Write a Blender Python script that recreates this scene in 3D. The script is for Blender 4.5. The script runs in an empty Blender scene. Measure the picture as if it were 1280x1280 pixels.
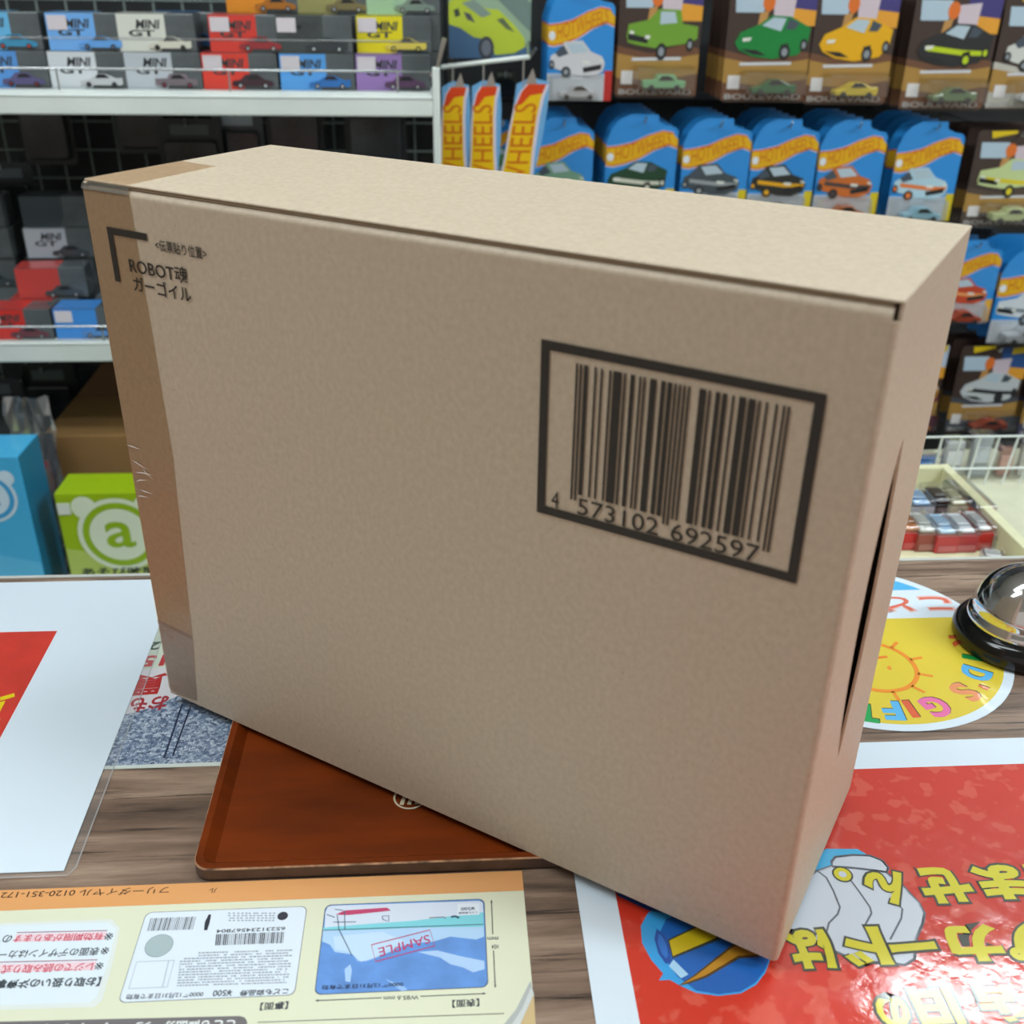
import bpy, math, random
from mathutils import Vector, Matrix
random.seed(7)
V = Vector
# ------------------------------------------------------------------ camera, world, lamps, exposure
RM = [V((0.99805608, -0.06091496, 0.01316928)), V((-0.01667172, -0.46456798, -0.88538051)), V((0.06005094, 0.88343984, -0.46468045))]
CAM = V((0.18495991, -0.55910523, 0.45023739)); FPX = 1293.5114
scene = bpy.context.scene
col = scene.collection
cd = bpy.data.cameras.new('camera'); cam = bpy.data.objects.new('camera', cd); col.objects.link(cam)
cam.matrix_world = Matrix(((RM[0].x, -RM[1].x, -RM[2].x, CAM.x), (RM[0].y, -RM[1].y, -RM[2].y, CAM.y), (RM[0].z, -RM[1].z, -RM[2].z, CAM.z), (0, 0, 0, 1)))
cd.sensor_fit = 'HORIZONTAL'; cd.sensor_width = 36; cd.lens = FPX * 36 / 1280; cd.clip_start = .02; cd.clip_end = 50
cd.dof.use_dof = True; cd.dof.focus_distance = .66; cd.dof.aperture_fstop = 9.5
scene.camera = cam
world = bpy.data.worlds.new('shop_ambient'); scene.world = world; world.use_nodes = True
bg = world.node_tree.nodes['Background']; bg.inputs[0].default_value = (1.0, .925, .825, 1); bg.inputs[1].default_value = .445
scene.view_settings.view_transform = 'Standard'; scene.view_settings.look = 'None'
scene.view_settings.exposure = 0.2; scene.view_settings.gamma = 1; scene.view_settings.use_curve_mapping = False
CEIL = 1.72
LAMPS = [(1.68, .97, 1.05, .13, 10), (.12, .10, 1.30, .20, 7.5), (2.1, -.70, 1.3, .2, 38), (-.85, -.25, 1.3, .2, 12.5)]   # x, y, length, width, watts; last three added unseen to light carton and sheets
for (lx, ly, ll, lw, pw) in LAMPS:
    ld = bpy.data.lights.new('tube_light', 'AREA'); ld.shape = 'RECTANGLE'; ld.size = ll; ld.size_y = lw; ld.energy = pw; ld.color = (.81, .94, 1.0)
    lo = bpy.data.objects.new('tube_light', ld); col.objects.link(lo); lo.location = (lx, ly, CEIL - .085)

# ------------------------------------------------------------------ helpers
def ray(u, v):
    return RM[0] * ((u - 640) / FPX) + RM[1] * ((v - 640) / FPX) + RM[2]
def hit(u, v, P0, N):
    d = ray(u, v); return CAM + d * ((P0 - CAM).dot(N) / d.dot(N))
def G(u, v, z=0.0): return hit(u, v, V((0, 0, z)), V((0, 0, 1)))
def B(u, v, y): return hit(u, v, V((0, y, 0)), V((0, 1, 0)))
def rect(u0, v0, u1, v1, y):
    """upright rectangle on the plane y: centre x, bottom z, width, height"""
    uc, vc = (u0 + u1) / 2, (v0 + v1) / 2
    return B(uc, vc, y).x, B(uc, v1, y).z, B(u1, vc, y).x - B(u0, vc, y).x, B(uc, v0, y).z - B(uc, v1, y).z
def lin(c):
    r = []
    for x in c[:3]:
        x = x / 255.0
        r.append(x / 12.92 if x <= .04045 else ((x + .055) / 1.055) ** 2.4)
    return (r[0], r[1], r[2], 1)
MATS = {}
def mat(name, c, rough=.5, metal=0, spec=.5, var=0, scale=30, coat=0, bump=0, bscale=200, emit=0, stretch=None):
    if name in MATS: return MATS[name]
    m = bpy.data.materials.new(name); m.use_nodes = True; nt = m.node_tree; p = nt.nodes['Principled BSDF']
    p.inputs['Base Color'].default_value = lin(c); p.inputs['Roughness'].default_value = rough; p.inputs['Metallic'].default_value = metal
    p.inputs['Specular IOR Level'].default_value = spec
    if coat: p.inputs['Coat Weight'].default_value = coat; p.inputs['Coat Roughness'].default_value = .06
    if emit: p.inputs['Emission Color'].default_value = lin(c); p.inputs['Emission Strength'].default_value = emit
    if var or bump:
        tc = nt.nodes.new('ShaderNodeTexCoord'); mp = nt.nodes.new('ShaderNodeMapping'); nt.links.new(tc.outputs['Object'], mp.inputs[0])
        if stretch: mp.inputs['Scale'].default_value = stretch
    if var:
        n = nt.nodes.new('ShaderNodeTexNoise'); n.inputs['Scale'].default_value = scale; n.inputs['Detail'].default_value = 6
        nt.links.new(mp.outputs[0], n.inputs['Vector'])
        rp = nt.nodes.new('ShaderNodeValToRGB'); a = [max(0, x * (1 - var)) for x in c]; b = [min(255, x * (1 + var)) for x in c]
        rp.color_ramp.elements[0].position = .3; rp.color_ramp.elements[1].position = .7
        rp.color_ramp.elements[0].color = lin(a); rp.color_ramp.elements[1].color = lin(b)
        nt.links.new(n.outputs[0], rp.inputs[0]); nt.links.new(rp.outputs[0], p.inputs['Base Color'])
    if bump:
        n2 = nt.nodes.new('ShaderNodeTexNoise'); n2.inputs['Scale'].default_value = bscale; n2.inputs['Detail'].default_value = 4
        nt.links.new(mp.outputs[0], n2.inputs['Vector'])
        bp = nt.nodes.new('ShaderNodeBump'); bp.inputs['Strength'].default_value = bump; bp.inputs['Distance'].default_value = .002
        nt.links.new(n2.outputs[0], bp.inputs['Height']); nt.links.new(bp.outputs[0], p.inputs['Normal'])
    MATS[name] = m; return m
def C(c, rough=.45, coat=0):
    """plain printed / moulded colour"""
    return mat('print_%d_%d_%d_%d_%d' % (c[0], c[1], c[2], rough * 100, coat * 100), c, rough, coat=coat)
def clear(name, tint=(255, 255, 255), refl=.12, rough=.08, bump=0, bscale=60, haze=0, graze=.5):
    """thin clear plastic film: lets light through, reflects a little"""
    if name in MATS: return MATS[name]
    m = bpy.data.materials.new(name); m.use_nodes = True; nt = m.node_tree; nt.nodes.clear()
    out = nt.nodes.new('ShaderNodeOutputMaterial'); mx = nt.nodes.new('ShaderNodeMixShader'); t = nt.nodes.new('ShaderNodeBsdfTransparent'); g = nt.nodes.new('ShaderNodeBsdfGlossy')
    t.inputs[0].default_value = lin(tint); g.inputs['Roughness'].default_value = rough
    lw = nt.nodes.new('ShaderNodeLayerWeight'); lw.inputs[0].default_value = .3
    ma = nt.nodes.new('ShaderNodeMath'); ma.operation = 'MULTIPLY_ADD'; ma.inputs[1].default_value = graze; ma.inputs[2].default_value = refl; ma.use_clamp = True
    nt.links.new(lw.outputs['Fresnel'], ma.inputs[0]); nt.links.new(ma.outputs[0], mx.inputs[0]); nt.links.new(t.outputs[0], mx.inputs[1]); nt.links.new(g.outputs[0], mx.inputs[2])
    if bump:
        tc = nt.nodes.new('ShaderNodeTexCoord'); n2 = nt.nodes.new('ShaderNodeTexNoise'); n2.inputs['Scale'].default_value = bscale; n2.inputs['Detail'].default_value = 3
        nt.links.new(tc.outputs['Object'], n2.inputs['Vector'])
        bp = nt.nodes.new('ShaderNodeBump'); bp.inputs['Strength'].default_value = bump; bp.inputs['Distance'].default_value = .003
        nt.links.new(n2.outputs[0], bp.inputs['Height']); nt.links.new(bp.outputs[0], g.inputs['Normal'])
    if haze:
        df = nt.nodes.new('ShaderNodeBsdfDiffuse'); df.inputs[0].default_value = (.8, .82, .85, 1); m2 = nt.nodes.new('ShaderNodeMixShader'); m2.inputs[0].default_value = haze
        nt.links.new(mx.outputs[0], m2.inputs[1]); nt.links.new(df.outputs[0], m2.inputs[2]); nt.links.new(m2.outputs[0], out.inputs[0])
    else: nt.links.new(mx.outputs[0], out.inputs[0])
    MATS[name] = m; return m

class MB:
    def __init__(s): s.v = []; s.f = []
    def box(s, x0, y0, z0, x1, y1, z1):
        b = len(s.v)
        s.v += [(x0, y0, z0), (x1, y0, z0), (x1, y1, z0), (x0, y1, z0), (x0, y0, z1), (x1, y0, z1), (x1, y1, z1), (x0, y1, z1)]
        s.f += [tuple(b + i for i in q) for q in ((3, 2, 1, 0), (4, 5, 6, 7), (0, 1, 5, 4), (1, 2, 6, 5), (2, 3, 7, 6), (3, 0, 4, 7))]; return s
    def poly(s, pts):
        b = len(s.v); s.v += [tuple(p) for p in pts]; s.f.append(tuple(range(b, b + len(pts)))); return s
    def prism(s, pts, ext):
        """closed polygon (3-D points) extruded by the vector ext"""
        n = len(pts); b = len(s.v); e = V(ext)
        s.v += [tuple(V(p)) for p in pts] + [tuple(V(p) + e) for p in pts]
        s.f += [tuple(range(b + n - 1, b - 1, -1)), tuple(range(b + n, b + 2 * n))]
        for i in range(n):
            j = (i + 1) % n; s.f.append((b + i, b + j, b + n + j, b + n + i))
        return s
    def tube(s, a, c, r, n=8):
        a, c = V(a), V(c); d = (c - a).normalized(); t = d.orthogonal().normalized(); w = d.cross(t); b = len(s.v)
        for P in (a, c):
            for i in range(n):
                an = 2 * math.pi * i / n; s.v.append(tuple(P + t * (math.cos(an) * r) + w * (math.sin(an) * r)))
        for i in range(n):
            j = (i + 1) % n; s.f.append((b + i, b + j, b + n + j, b + n + i))
        s.f += [tuple(range(b + n - 1, b - 1, -1)), tuple(range(b + n, b + 2 * n))]; return s
    def lathe(s, prof, n=48, cx=0, cy=0):
        b = len(s.v); k = len(prof)
        for i in range(n):
            an = 2 * math.pi * i / n
            for (r, z) in prof: s.v.append((cx + r * math.cos(an), cy + r * math.sin(an), z))
        for i in range(n):
            j = (i + 1) % n
            for q in range(k - 1): s.f.append((b + i * k + q, b + j * k + q, b + j * k + q + 1, b + i * k + q + 1))
        return s
    def build(s, name, m, parent=None, smooth=False, bevel=0, seg=2):
        me = bpy.data.meshes.new(name); me.from_pydata(s.v, [], s.f); me.validate(); me.update()
        if m: me.materials.append(m)
        if smooth:
            for p in me.polygons: p.use_smooth = True
        o = bpy.data.objects.new(name, me); col.objects.link(o); o.parent = parent
        if bevel:
            b = o.modifiers.new('bevel', 'BEVEL'); b.width = bevel; b.segments = seg; b.limit_method = 'ANGLE'; b.angle_limit = math.radians(40)
        return o
def tag(o, label=None, cat=None, group=None, kind=None):
    if label: o['label'] = label
    if cat: o['category'] = cat
    if group: o['group'] = group
    if kind: o['kind'] = kind
    return o
def thing(name, label, cat, loc=(0, 0, 0), rz=0, group=None):
    o = bpy.data.objects.new(name, None); col.objects.link(o); o.location = loc; o.rotation_euler = (0, 0, rz); o.empty_display_size = .02
    return tag(o, label, cat, group)
def copy_tree(o, parent=None):
    c = o.copy(); col.objects.link(c); c.parent = parent
    for ch in [x for x in o.children]: copy_tree(ch, c)
    return c
def local(parent, P):
    """world point into the frame of a thing (location + z rotation only)"""
    if parent is None: return V(P)
    d = V(P) - V(parent.location); a = -parent.rotation_euler[2]
    return V((d.x * math.cos(a) - d.y * math.sin(a), d.x * math.sin(a) + d.y * math.cos(a), d.z))
TXT = {}
def glyphs(s, bold=0, shear=0):
    """lettering as flat outlines, normalised to the unit box"""
    k = (s, bold, shear)
    if k in TXT: return TXT[k]
    cu = bpy.data.curves.new('lettering', 'FONT'); cu.body = s; cu.size = 1; cu.resolution_u = 3; cu.offset = bold; cu.shear = shear
    o = bpy.data.objects.new('lettering', cu); col.objects.link(o)
    dg = bpy.context.evaluated_depsgraph_get(); me = bpy.data.meshes.new_from_object(o.evaluated_get(dg))
    vs = [v.co.copy() for v in me.vertices]; fs = [tuple(p.vertices) for p in me.polygons]
    bpy.data.objects.remove(o); bpy.data.curves.remove(cu); bpy.data.meshes.remove(me)
    x0 = min(v.x for v in vs); x1 = max(v.x for v in vs); y0 = min(v.y for v in vs); y1 = max(v.y for v in vs)
    TXT[k] = ([((v.x - x0) / (x1 - x0), (v.y - y0) / max(1e-6, y1 - y0)) for v in vs], fs, (x1 - x0, y1 - y0)); return TXT[k]
def lettering(name, s, O, X, Y, m, parent=None, bold=0, shear=0, pad=0):
    """text s stretched over the parallelogram O, O+X, O+Y (in the parent's frame)"""
    vs, fs, sz = glyphs(s, bold, shear); O, X, Y = V(O), V(X), V(Y)
    if pad:
        px, py = pad / X.length, pad / Y.length; O = O - X * px - Y * py; X = X * (1 + 2 * px); Y = Y * (1 + 2 * py)
    mb = MB(); mb.v = [tuple(O + X * a + Y * b) for a, b in vs]; mb.f = list(fs)
    return mb.build(name, m, parent)
def ell(cx, cy, rx, ry, n=24, a0=0, a1=2 * math.pi):
    full = abs(a1 - a0) > 6.28
    return [(cx + rx * math.cos(a0 + (a1 - a0) * i / (n if full else n - 1)), cy + ry * math.sin(a0 + (a1 - a0) * i / (n if full else n - 1))) for i in range(n)]
def rrect(x0, y0, x1, y1, r, n=5):
    p = []
    for cx, cy, a in ((x1 - r, y1 - r, 0), (x0 + r, y1 - r, 90), (x0 + r, y0 + r, 180), (x1 - r, y0 + r, 270)):
        for i in range(n + 1):
            t = math.radians(a + 90 * i / n); p.append((cx + r * math.cos(t), cy + r * math.sin(t)))
    return p
def stroke(pts, w, closed=False):
    """a flat line of width w along 2-D points: list of quads"""
    out = []; n = len(pts); P = [V((p[0], p[1])) for p in pts]
    L = []; R = []
    for i in range(n):
        a = P[(i - 1) % n] if (closed or i > 0) else P[i]; b = P[(i + 1) % n] if (closed or i < n - 1) else P[i]
        d = (b - a); d = d / max(d.length, 1e-9); nn = V((-d.y, d.x)) * (w / 2); L.append(P[i] + nn); R.append(P[i] - nn)
    for i in range(n if closed else n - 1):
        j = (i + 1) % n; out.append([L[i], L[j], R[j], R[i]])
    return out

# ------------------------------------------------------------------ special materials
def kraft():
    m = bpy.data.materials.new('kraft_cardboard'); m.use_nodes = True; nt = m.node_tree; p = nt.nodes['Principled BSDF']; L = nt.links.new
    tc = nt.nodes.new('ShaderNodeTexCoord')
    def noise(sc, det, st=None):
        n = nt.nodes.new('ShaderNodeTexNoise'); n.inputs['Scale'].default_value = sc; n.inputs['Detail'].default_value = det
        mp = nt.nodes.new('ShaderNodeMapping'); L(tc.outputs['Object'], mp.inputs[0])
        if st: mp.inputs['Scale'].default_value = st
        L(mp.outputs[0], n.inputs['Vector']); return n
    a = noise(330, 8, (1, 1, .8)); r = nt.nodes.new('ShaderNodeValToRGB'); L(a.outputs[0], r.inputs[0])
    r.color_ramp.elements[0].position = .28; r.color_ramp.elements[1].position = .72
    r.color_ramp.elements[0].color = lin((186, 168, 146)); r.color_ramp.elements[1].color = lin((200, 182, 161))
    b = noise(520, 3, (1, 1, .6)); r2 = nt.nodes.new('ShaderNodeValToRGB'); L(b.outputs[0], r2.inputs[0])
    r2.color_ramp.elements[0].position = .22; r2.color_ramp.elements[1].position = .33
    r2.color_ramp.elements[0].color = (1, 1, 1, 1); r2.color_ramp.elements[1].color = (0, 0, 0, 1)
    mx = nt.nodes.new('ShaderNodeMixRGB'); L(r2.outputs[0], mx.inputs[0]); L(r.outputs[0], mx.inputs[1]); mx.inputs[2].default_value = lin((158, 136, 110)); L(mx.outputs[0], p.inputs['Base Color'])
    p.inputs['Roughness'].default_value = .55; p.inputs['Specular IOR Level'].default_value = .45
    bp = nt.nodes.new('ShaderNodeBump'); bp.inputs['Strength'].default_value = .06; bp.inputs['Distance'].default_value = .0006; L(a.outputs[0], bp.inputs['Height']); L(bp.outputs[0], p.inputs['Normal'])
    return m
def woodprint():
    m = bpy.data.materials.new('wood_grain_counter'); m.use_nodes = True; nt = m.node_tree; p = nt.nodes['Principled BSDF']; L = nt.links.new
    tc = nt.nodes.new('ShaderNodeTexCoord')
    def noise(sc, det, st, rough=.6, dist=0):
        n = nt.nodes.new('ShaderNodeTexNoise'); n.inputs['Scale'].default_value = sc; n.inputs['Detail'].default_value = det; n.inputs['Roughness'].default_value = rough; n.inputs['Distortion'].default_value = dist
        mp = nt.nodes.new('ShaderNodeMapping'); mp.inputs['Scale'].default_value = st; L(tc.outputs['Object'], mp.inputs[0]); L(mp.outputs[0], n.inputs['Vector']); return n
    a = noise(22, 6, (.22, 2.4, 1), .65, .4); r = nt.nodes.new('ShaderNodeValToRGB'); L(a.outputs[0], r.inputs[0])
    e = r.color_ramp.elements; e[0].position = .28; e[0].color = lin((70, 55, 46)); e[1].position = .72; e[1].color = lin((176, 150, 130))
    k = e.new(.5); k.color = lin((128, 104, 88))
    b = noise(46, 7, (.11, 4.2, 1), .72, .3); r2 = nt.nodes.new('ShaderNodeValToRGB'); L(b.outputs[0], r2.inputs[0])
    r2.color_ramp.elements[0].position = .36; r2.color_ramp.elements[1].position = .45; r2.color_ramp.elements[0].color = (1, 1, 1, 1); r2.color_ramp.elements[1].color = (0, 0, 0, 1)
    mx = nt.nodes.new('ShaderNodeMixRGB'); L(r2.outputs[0], mx.inputs[0]); L(r.outputs[0], mx.inputs[1]); mx.inputs[2].default_value = lin((40, 31, 27)); L(mx.outputs[0], p.inputs['Base Color'])
    p.inputs['Roughness'].default_value = .38; p.inputs['Specular IOR Level'].default_value = .5
    bp = nt.nodes.new('ShaderNodeBump'); bp.inputs['Strength'].default_value = .1; bp.inputs['Distance'].default_value = .0008; L(b.outputs[0], bp.inputs['Height']); L(bp.outputs[0], p.inputs['Normal'])
    return m
def redprint():
    """glossy red poster field, mottled where the film has lifted in bubbles"""
    m = bpy.data.materials.new('red_poster_print'); m.use_nodes = True; nt = m.node_tree; p = nt.nodes['Principled BSDF']; L = nt.links.new
    tc = nt.nodes.new('ShaderNodeTexCoord')
    n = nt.nodes.new('ShaderNodeTexNoise'); n.inputs['Scale'].default_value = 95; n.inputs['Detail'].default_value = 5; L(tc.outputs['Object'], n.inputs['Vector'])
    vo = nt.nodes.new('ShaderNodeTexVoronoi'); vo.inputs['Scale'].default_value = 55; L(tc.outputs['Object'], vo.inputs['Vector'])
    p.inputs['Roughness'].default_value = .45
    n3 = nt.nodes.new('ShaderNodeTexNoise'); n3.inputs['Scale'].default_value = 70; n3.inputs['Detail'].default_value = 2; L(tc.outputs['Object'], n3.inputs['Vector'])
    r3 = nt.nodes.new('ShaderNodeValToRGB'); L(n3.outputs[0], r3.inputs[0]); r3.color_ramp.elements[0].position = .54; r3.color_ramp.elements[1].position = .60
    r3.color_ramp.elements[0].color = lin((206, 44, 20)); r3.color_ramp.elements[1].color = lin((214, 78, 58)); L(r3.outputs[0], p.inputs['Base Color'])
    r = nt.nodes.new('ShaderNodeValToRGB'); L(n.outputs[0], r.inputs[0]); r.color_ramp.elements[0].position = .42; r.color_ramp.elements[1].position = .62
    r.color_ramp.elements[0].color = (.03, .03, .03, 1); r.color_ramp.elements[1].color = (.15, .15, .15, 1)
    p.inputs['Coat Weight'].default_value = 1.0; L(r.outputs[0], p.inputs['Coat Roughness'])
    bp = nt.nodes.new('ShaderNodeBump'); bp.inputs['Strength'].default_value = .22; bp.inputs['Distance'].default_value = .0010; L(n.outputs[0], bp.inputs['Height']); L(bp.outputs[0], p.inputs['Coat Normal'])
    return m
def cityprint():
    m = bpy.data.materials.new('aerial_city_photo_print'); m.use_nodes = True; nt = m.node_tree; p = nt.nodes['Principled BSDF']; L = nt.links.new
    tc = nt.nodes.new('ShaderNodeTexCoord')
    vo = nt.nodes.new('ShaderNodeTexVoronoi'); vo.inputs['Scale'].default_value = 620; vo.distance = 'MANHATTAN'; L(tc.outputs['Object'], vo.inputs['Vector'])
    no = nt.nodes.new('ShaderNodeTexNoise'); no.inputs['Scale'].default_value = 240; no.inputs['Detail'].default_value = 8; no.inputs['Roughness'].default_value = .8; L(tc.outputs['Object'], no.inputs['Vector'])
    sx = nt.nodes.new('ShaderNodeSeparateColor'); L(vo.outputs['Color'], sx.inputs[0])
    ad = nt.nodes.new('ShaderNodeMath'); ad.operation = 'MULTIPLY_ADD'; ad.inputs[1].default_value = .45; L(sx.outputs[0], ad.inputs[0]); ad2 = nt.nodes.new('ShaderNodeMath'); ad2.operation = 'MULTIPLY'; ad2.inputs[1].default_value = .62; L(no.outputs[0], ad2.inputs[0]); L(ad2.outputs[0], ad.inputs[2])
    r = nt.nodes.new('ShaderNodeValToRGB'); L(ad.outputs[0], r.inputs[0]); e = r.color_ramp.elements
    e[0].position = .2; e[0].color = lin((44, 58, 84)); e[1].position = .85; e[1].color = lin((214, 222, 232)); k = e.new(.5); k.color = lin((118, 136, 164))
    L(r.outputs[0], p.inputs['Base Color']); p.inputs['Roughness'].default_value = .3; return m
def traywood():
    m = mat('tray_brown_wood', (110, 45, 10), .42, spec=.12, var=.16, scale=9, stretch=(1, 5, 1)); return m
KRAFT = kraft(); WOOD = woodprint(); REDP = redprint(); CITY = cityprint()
WHITE_STEEL = mat('white_painted_steel', (222, 228, 224), .35, var=.02, scale=12)
CHROME = mat('chrome', (225, 225, 228), .08, metal=1)
STEEL = mat('bright_steel_wire', (205, 208, 210), .22, metal=1)
BLACK_PANEL = mat('black_backboard', (24, 26, 28), .6, var=.25, scale=8)
DARKWIRE = mat('grey_green_wire', (120, 132, 128), .4)
CLEAR = clear('clear_blister_plastic', refl=.10, rough=.12, bump=.25, bscale=40)
PAPERW = mat('white_paper', (220, 231, 242), .35, coat=.4)

# ------------------------------------------------------------------ the room
def struct(name, mb, m): return tag(mb.build(name, m), kind='structure')
struct('floor', MB().box(-3, -3, -.96, 4, 2.6, -.92), mat('grey_floor_vinyl', (150, 148, 142), .4, var=.08, scale=6))
struct('ceiling', MB().box(-3, -3, CEIL, 4, 2.6, CEIL + .04), mat('white_ceiling_board', (225, 225, 220), .8, var=.03, scale=9))
struct('wall_back', MB().box(-3, 2.6, -.96, 4, 2.66, CEIL), mat('cream_wall_paint', (196, 196, 190), .8, var=.03))
struct('wall_left', MB().box(-3.06, -3, -.96, -3, 2.66, CEIL), mat('cream_wall_paint', (196, 196, 190)))
struct('wall_right', MB().box(4, -3, -.96, 4.06, 2.66, CEIL), mat('cream_wall_paint', (196, 196, 190)))
places = ['above the right-hand card display', 'above the middle of the counter, added unseen to light the carton top', 'above the front of the counter, added unseen to light the carton side', 'above the customers side of the shop, added unseen to light the sign and carton front']
for (lx, ly, ll, lw, pw), pl in zip(LAMPS, places):
    t = thing('unseen_ceiling_light', 'long fluorescent ceiling light ' + pl, 'ceiling light', (lx, ly, CEIL))
    MB().box(-ll / 2 - .03, -.13, -.045, ll / 2 + .03, .13, .002).build('housing', WHITE_STEEL, t, bevel=.006)
    for dy in (-.055, .055):
        MB().tube((-ll / 2, dy, -.062), (ll / 2, dy, -.062), .0125, 10).build('fluorescent_tube', mat('lit_tube', (255, 253, 246), emit=9), t, smooth=True)

# ------------------------------------------------------------------ the counter
YE = .1975
ct = thing('shop_counter', 'shop counter with a dark wood-grain top and pale metal edge', 'counter', (.2, 0, -.92))
MB().box(-1.3, -.75, .89, 1.3, YE - .004, .92).build('worktop', WOOD, ct, bevel=.001)
MB().box(-1.3, YE - .004, .888, 1.3, YE, .9205).build('edge_trim', mat('pale_edge_trim', (196, 196, 190), .35), ct)
MB().box(-1.28, -.70, 0, 1.28, YE - .03, .89).build('cabinet_body', mat('counter_laminate', (170, 160, 146), .5, var=.05), ct)

# ------------------------------------------------------------------ the carton
ANG = math.radians(-33.6972)
Z0 = .009; K = (CAM.z - Z0) / (CAM.z - .0263928)
CW, CH, CDp = .407438 * K, .325775 * K, .141466 * K
CO = CAM + (V((0, 0, .0263928)) - CAM) * K
ex = V((math.cos(ANG), math.sin(ANG), 0)); ey = V((-math.sin(ANG), math.cos(ANG), 0))
carton = thing('cardboard_carton', 'large plain brown cardboard carton with a printed barcode standing on the wooden tray', 'carton', CO, ANG)
def cl(P): return local(carton, P)
def F(u, v): return cl(hit(u, v, CO, ey))
def TP(u, v): return cl(hit(u, v, CO + V((0, 0, CH)), V((0, 0, 1))))
def RP(u, v): return cl(hit(u, v, CO + ex * CW, ex))
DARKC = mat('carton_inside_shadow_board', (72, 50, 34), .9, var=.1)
th = .0025
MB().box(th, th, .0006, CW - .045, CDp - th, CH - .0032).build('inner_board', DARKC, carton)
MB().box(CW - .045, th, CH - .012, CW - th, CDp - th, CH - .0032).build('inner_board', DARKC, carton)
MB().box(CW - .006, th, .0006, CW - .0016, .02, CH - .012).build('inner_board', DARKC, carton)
# front panel: rounded fold along its top edge, stops short of the lid
prof = [(0, 0.0)] + [(0, CH - .0062)]
for i in range(1, 7):
    a = math.radians(90 * i / 6); prof.append((.0036 * (1 - math.cos(a)), CH - .0062 + .0036 * math.sin(a)))
prof += [(.0062, CH - .0027), (.0062, 0)]
MB().prism([(0.0, y, z) for y, z in prof], (CW - .0030, 0, 0)).build('front_panel', KRAFT, carton)
ZN = CH - .0075                                                        # rounded fold into the right side, open just below the lid
fold = [(CW - .0031, 0)] + [(CW - .0031 + .0032 * math.sin(math.radians(a)), .0032 * (1 - math.cos(math.radians(a)))) for a in range(0, 91, 15)] + [(CW + .0001, .0062), (CW - .0031, .0062)]
MB().prism([(x, y, 0) for x, y in fold[1:]], (0, 0, ZN)).build('corner_fold', KRAFT, carton)
# right panel in two flaps that gape apart along their seam
zs0, zs1 = RP(1046, 950).z, RP(1131, 545).z; ysm = (RP(1046, 950).y + RP(1131, 545).y) / 2
def bent_flap(ya, yb, dmax, seam_at_b, zl, zh):
    """thin board flap between ya and yb; its edge at the seam bows out of plane by dmax"""
    NZ, NY = 28, 8; mb = MB(); T = -.0014
    zz = [0, zl * .5] + [zl + (zh - zl) * i / (NZ - 4) for i in range(NZ - 3)] + [CH - .0008]
    def off(z, k):
        if z <= zl or z >= zh: return 0
        t = (z - zl) / (zh - zl); s_ = k if seam_at_b else 1 - k
        return dmax * math.sin(math.pi * t) ** .75 * max(0, (s_ - .25) / .75) ** 2
    n = NY + 1
    for d in (0, T):
        for z in zz:
            for k in range(n): mb.v.append((CW + off(z, k / NY) + d, ya + (yb - ya) * k / NY, z))
    m = len(zz); q = m * n
    for i in range(m - 1):
        for k in range(NY):
            a = i * n + k; mb.f.append((a, a + 1, a + n + 1, a + n)); mb.f.append((q + a + n, q + a + n + 1, q + a + 1, q + a))
        for k in (0, NY):
            a = i * n + k; mb.f.append((a, a + n, q + a + n, q + a))
    return mb
bent_flap(.0030, ysm, -.0027, True, zs0, zs1).build('side_flap', KRAFT, carton, smooth=False)
bent_flap(ysm, CDp, .0015, False, zs0, zs1).build('side_flap', KRAFT, carton, smooth=False)
MB().box(0, 0.0005, 0, .003, CDp, CH - .0008).build('left_panel', KRAFT, carton, bevel=.0008)
MB().box(.001, CDp - .003, 0, CW - .001, CDp, CH - .0008).build('back_panel', KRAFT, carton)
MB().box(.001, .001, 0, CW - .001, CDp - .001, .0025).build('bottom_panel', KRAFT, carton)
# lid: outer liner, thin inner liner seen in the raw front edge, soft fold at the right
MB().box(0, .0016, CH - .0009, CW + .0003, CDp + .0003, CH + .0004).build('top_flap', KRAFT, carton, bevel=.0009, seg=3)
MB().box(.032, .0022, CH - .0020, CW - .0035, .006, CH - .0015).build('flap_liner', mat('raw_board_edge', (186, 160, 130), .8), carton)
# clear tape over the left edge: front, top, side
TAPE = clear('clear_parcel_tape', tint=(251, 241, 229), refl=.03, rough=.24, bump=.5, bscale=70)
TAPEG = clear('clear_parcel_tape_doubled', tint=(240, 232, 226), refl=.10, rough=.35, bump=.8, bscale=120)
tw0, twm, tw1 = .0355, .0385, .0300
zb = F(238, 795).z
MB().poly([(-.0004, -.0003, zb), (F(240, 792).x, -.0003, zb - .002), (twm, -.0003, CH * .55), (tw0, -.0003, CH - .0045), (-.0004, -.0003, CH - .003)]).build('tape_strip', TAPE, carton)
MB().poly([(-.0004, -.0004, .004), (.006, -.0004, .0015), (.026, -.0004, .0035), (.0285, -.0004, zb * .6), (F(240, 790).x, -.0004, zb + .001), (-.0004, -.0004, zb + .003)]).build('tape_strip', TAPEG, carton)
a_, b_ = TP(161, 231), TP(262, 208)
MB().poly([(-.0004, .0012, CH + .0006), (.0345, .0012, CH + .0006), (.031, b_.y, CH + .0006), (.016, b_.y * 1.01, CH + .0006), (-.0004, b_.y * 1.04, CH + .0006)]).build('tape_strip', TAPE, carton)
MB().poly([(-.0006, -.0003, .004), (-.0006, .066, .004), (-.0006, .066, CH), (-.0006, .001, CH)]).build('tape_strip', TAPE, carton)
tf = MB(); NF = 7
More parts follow.
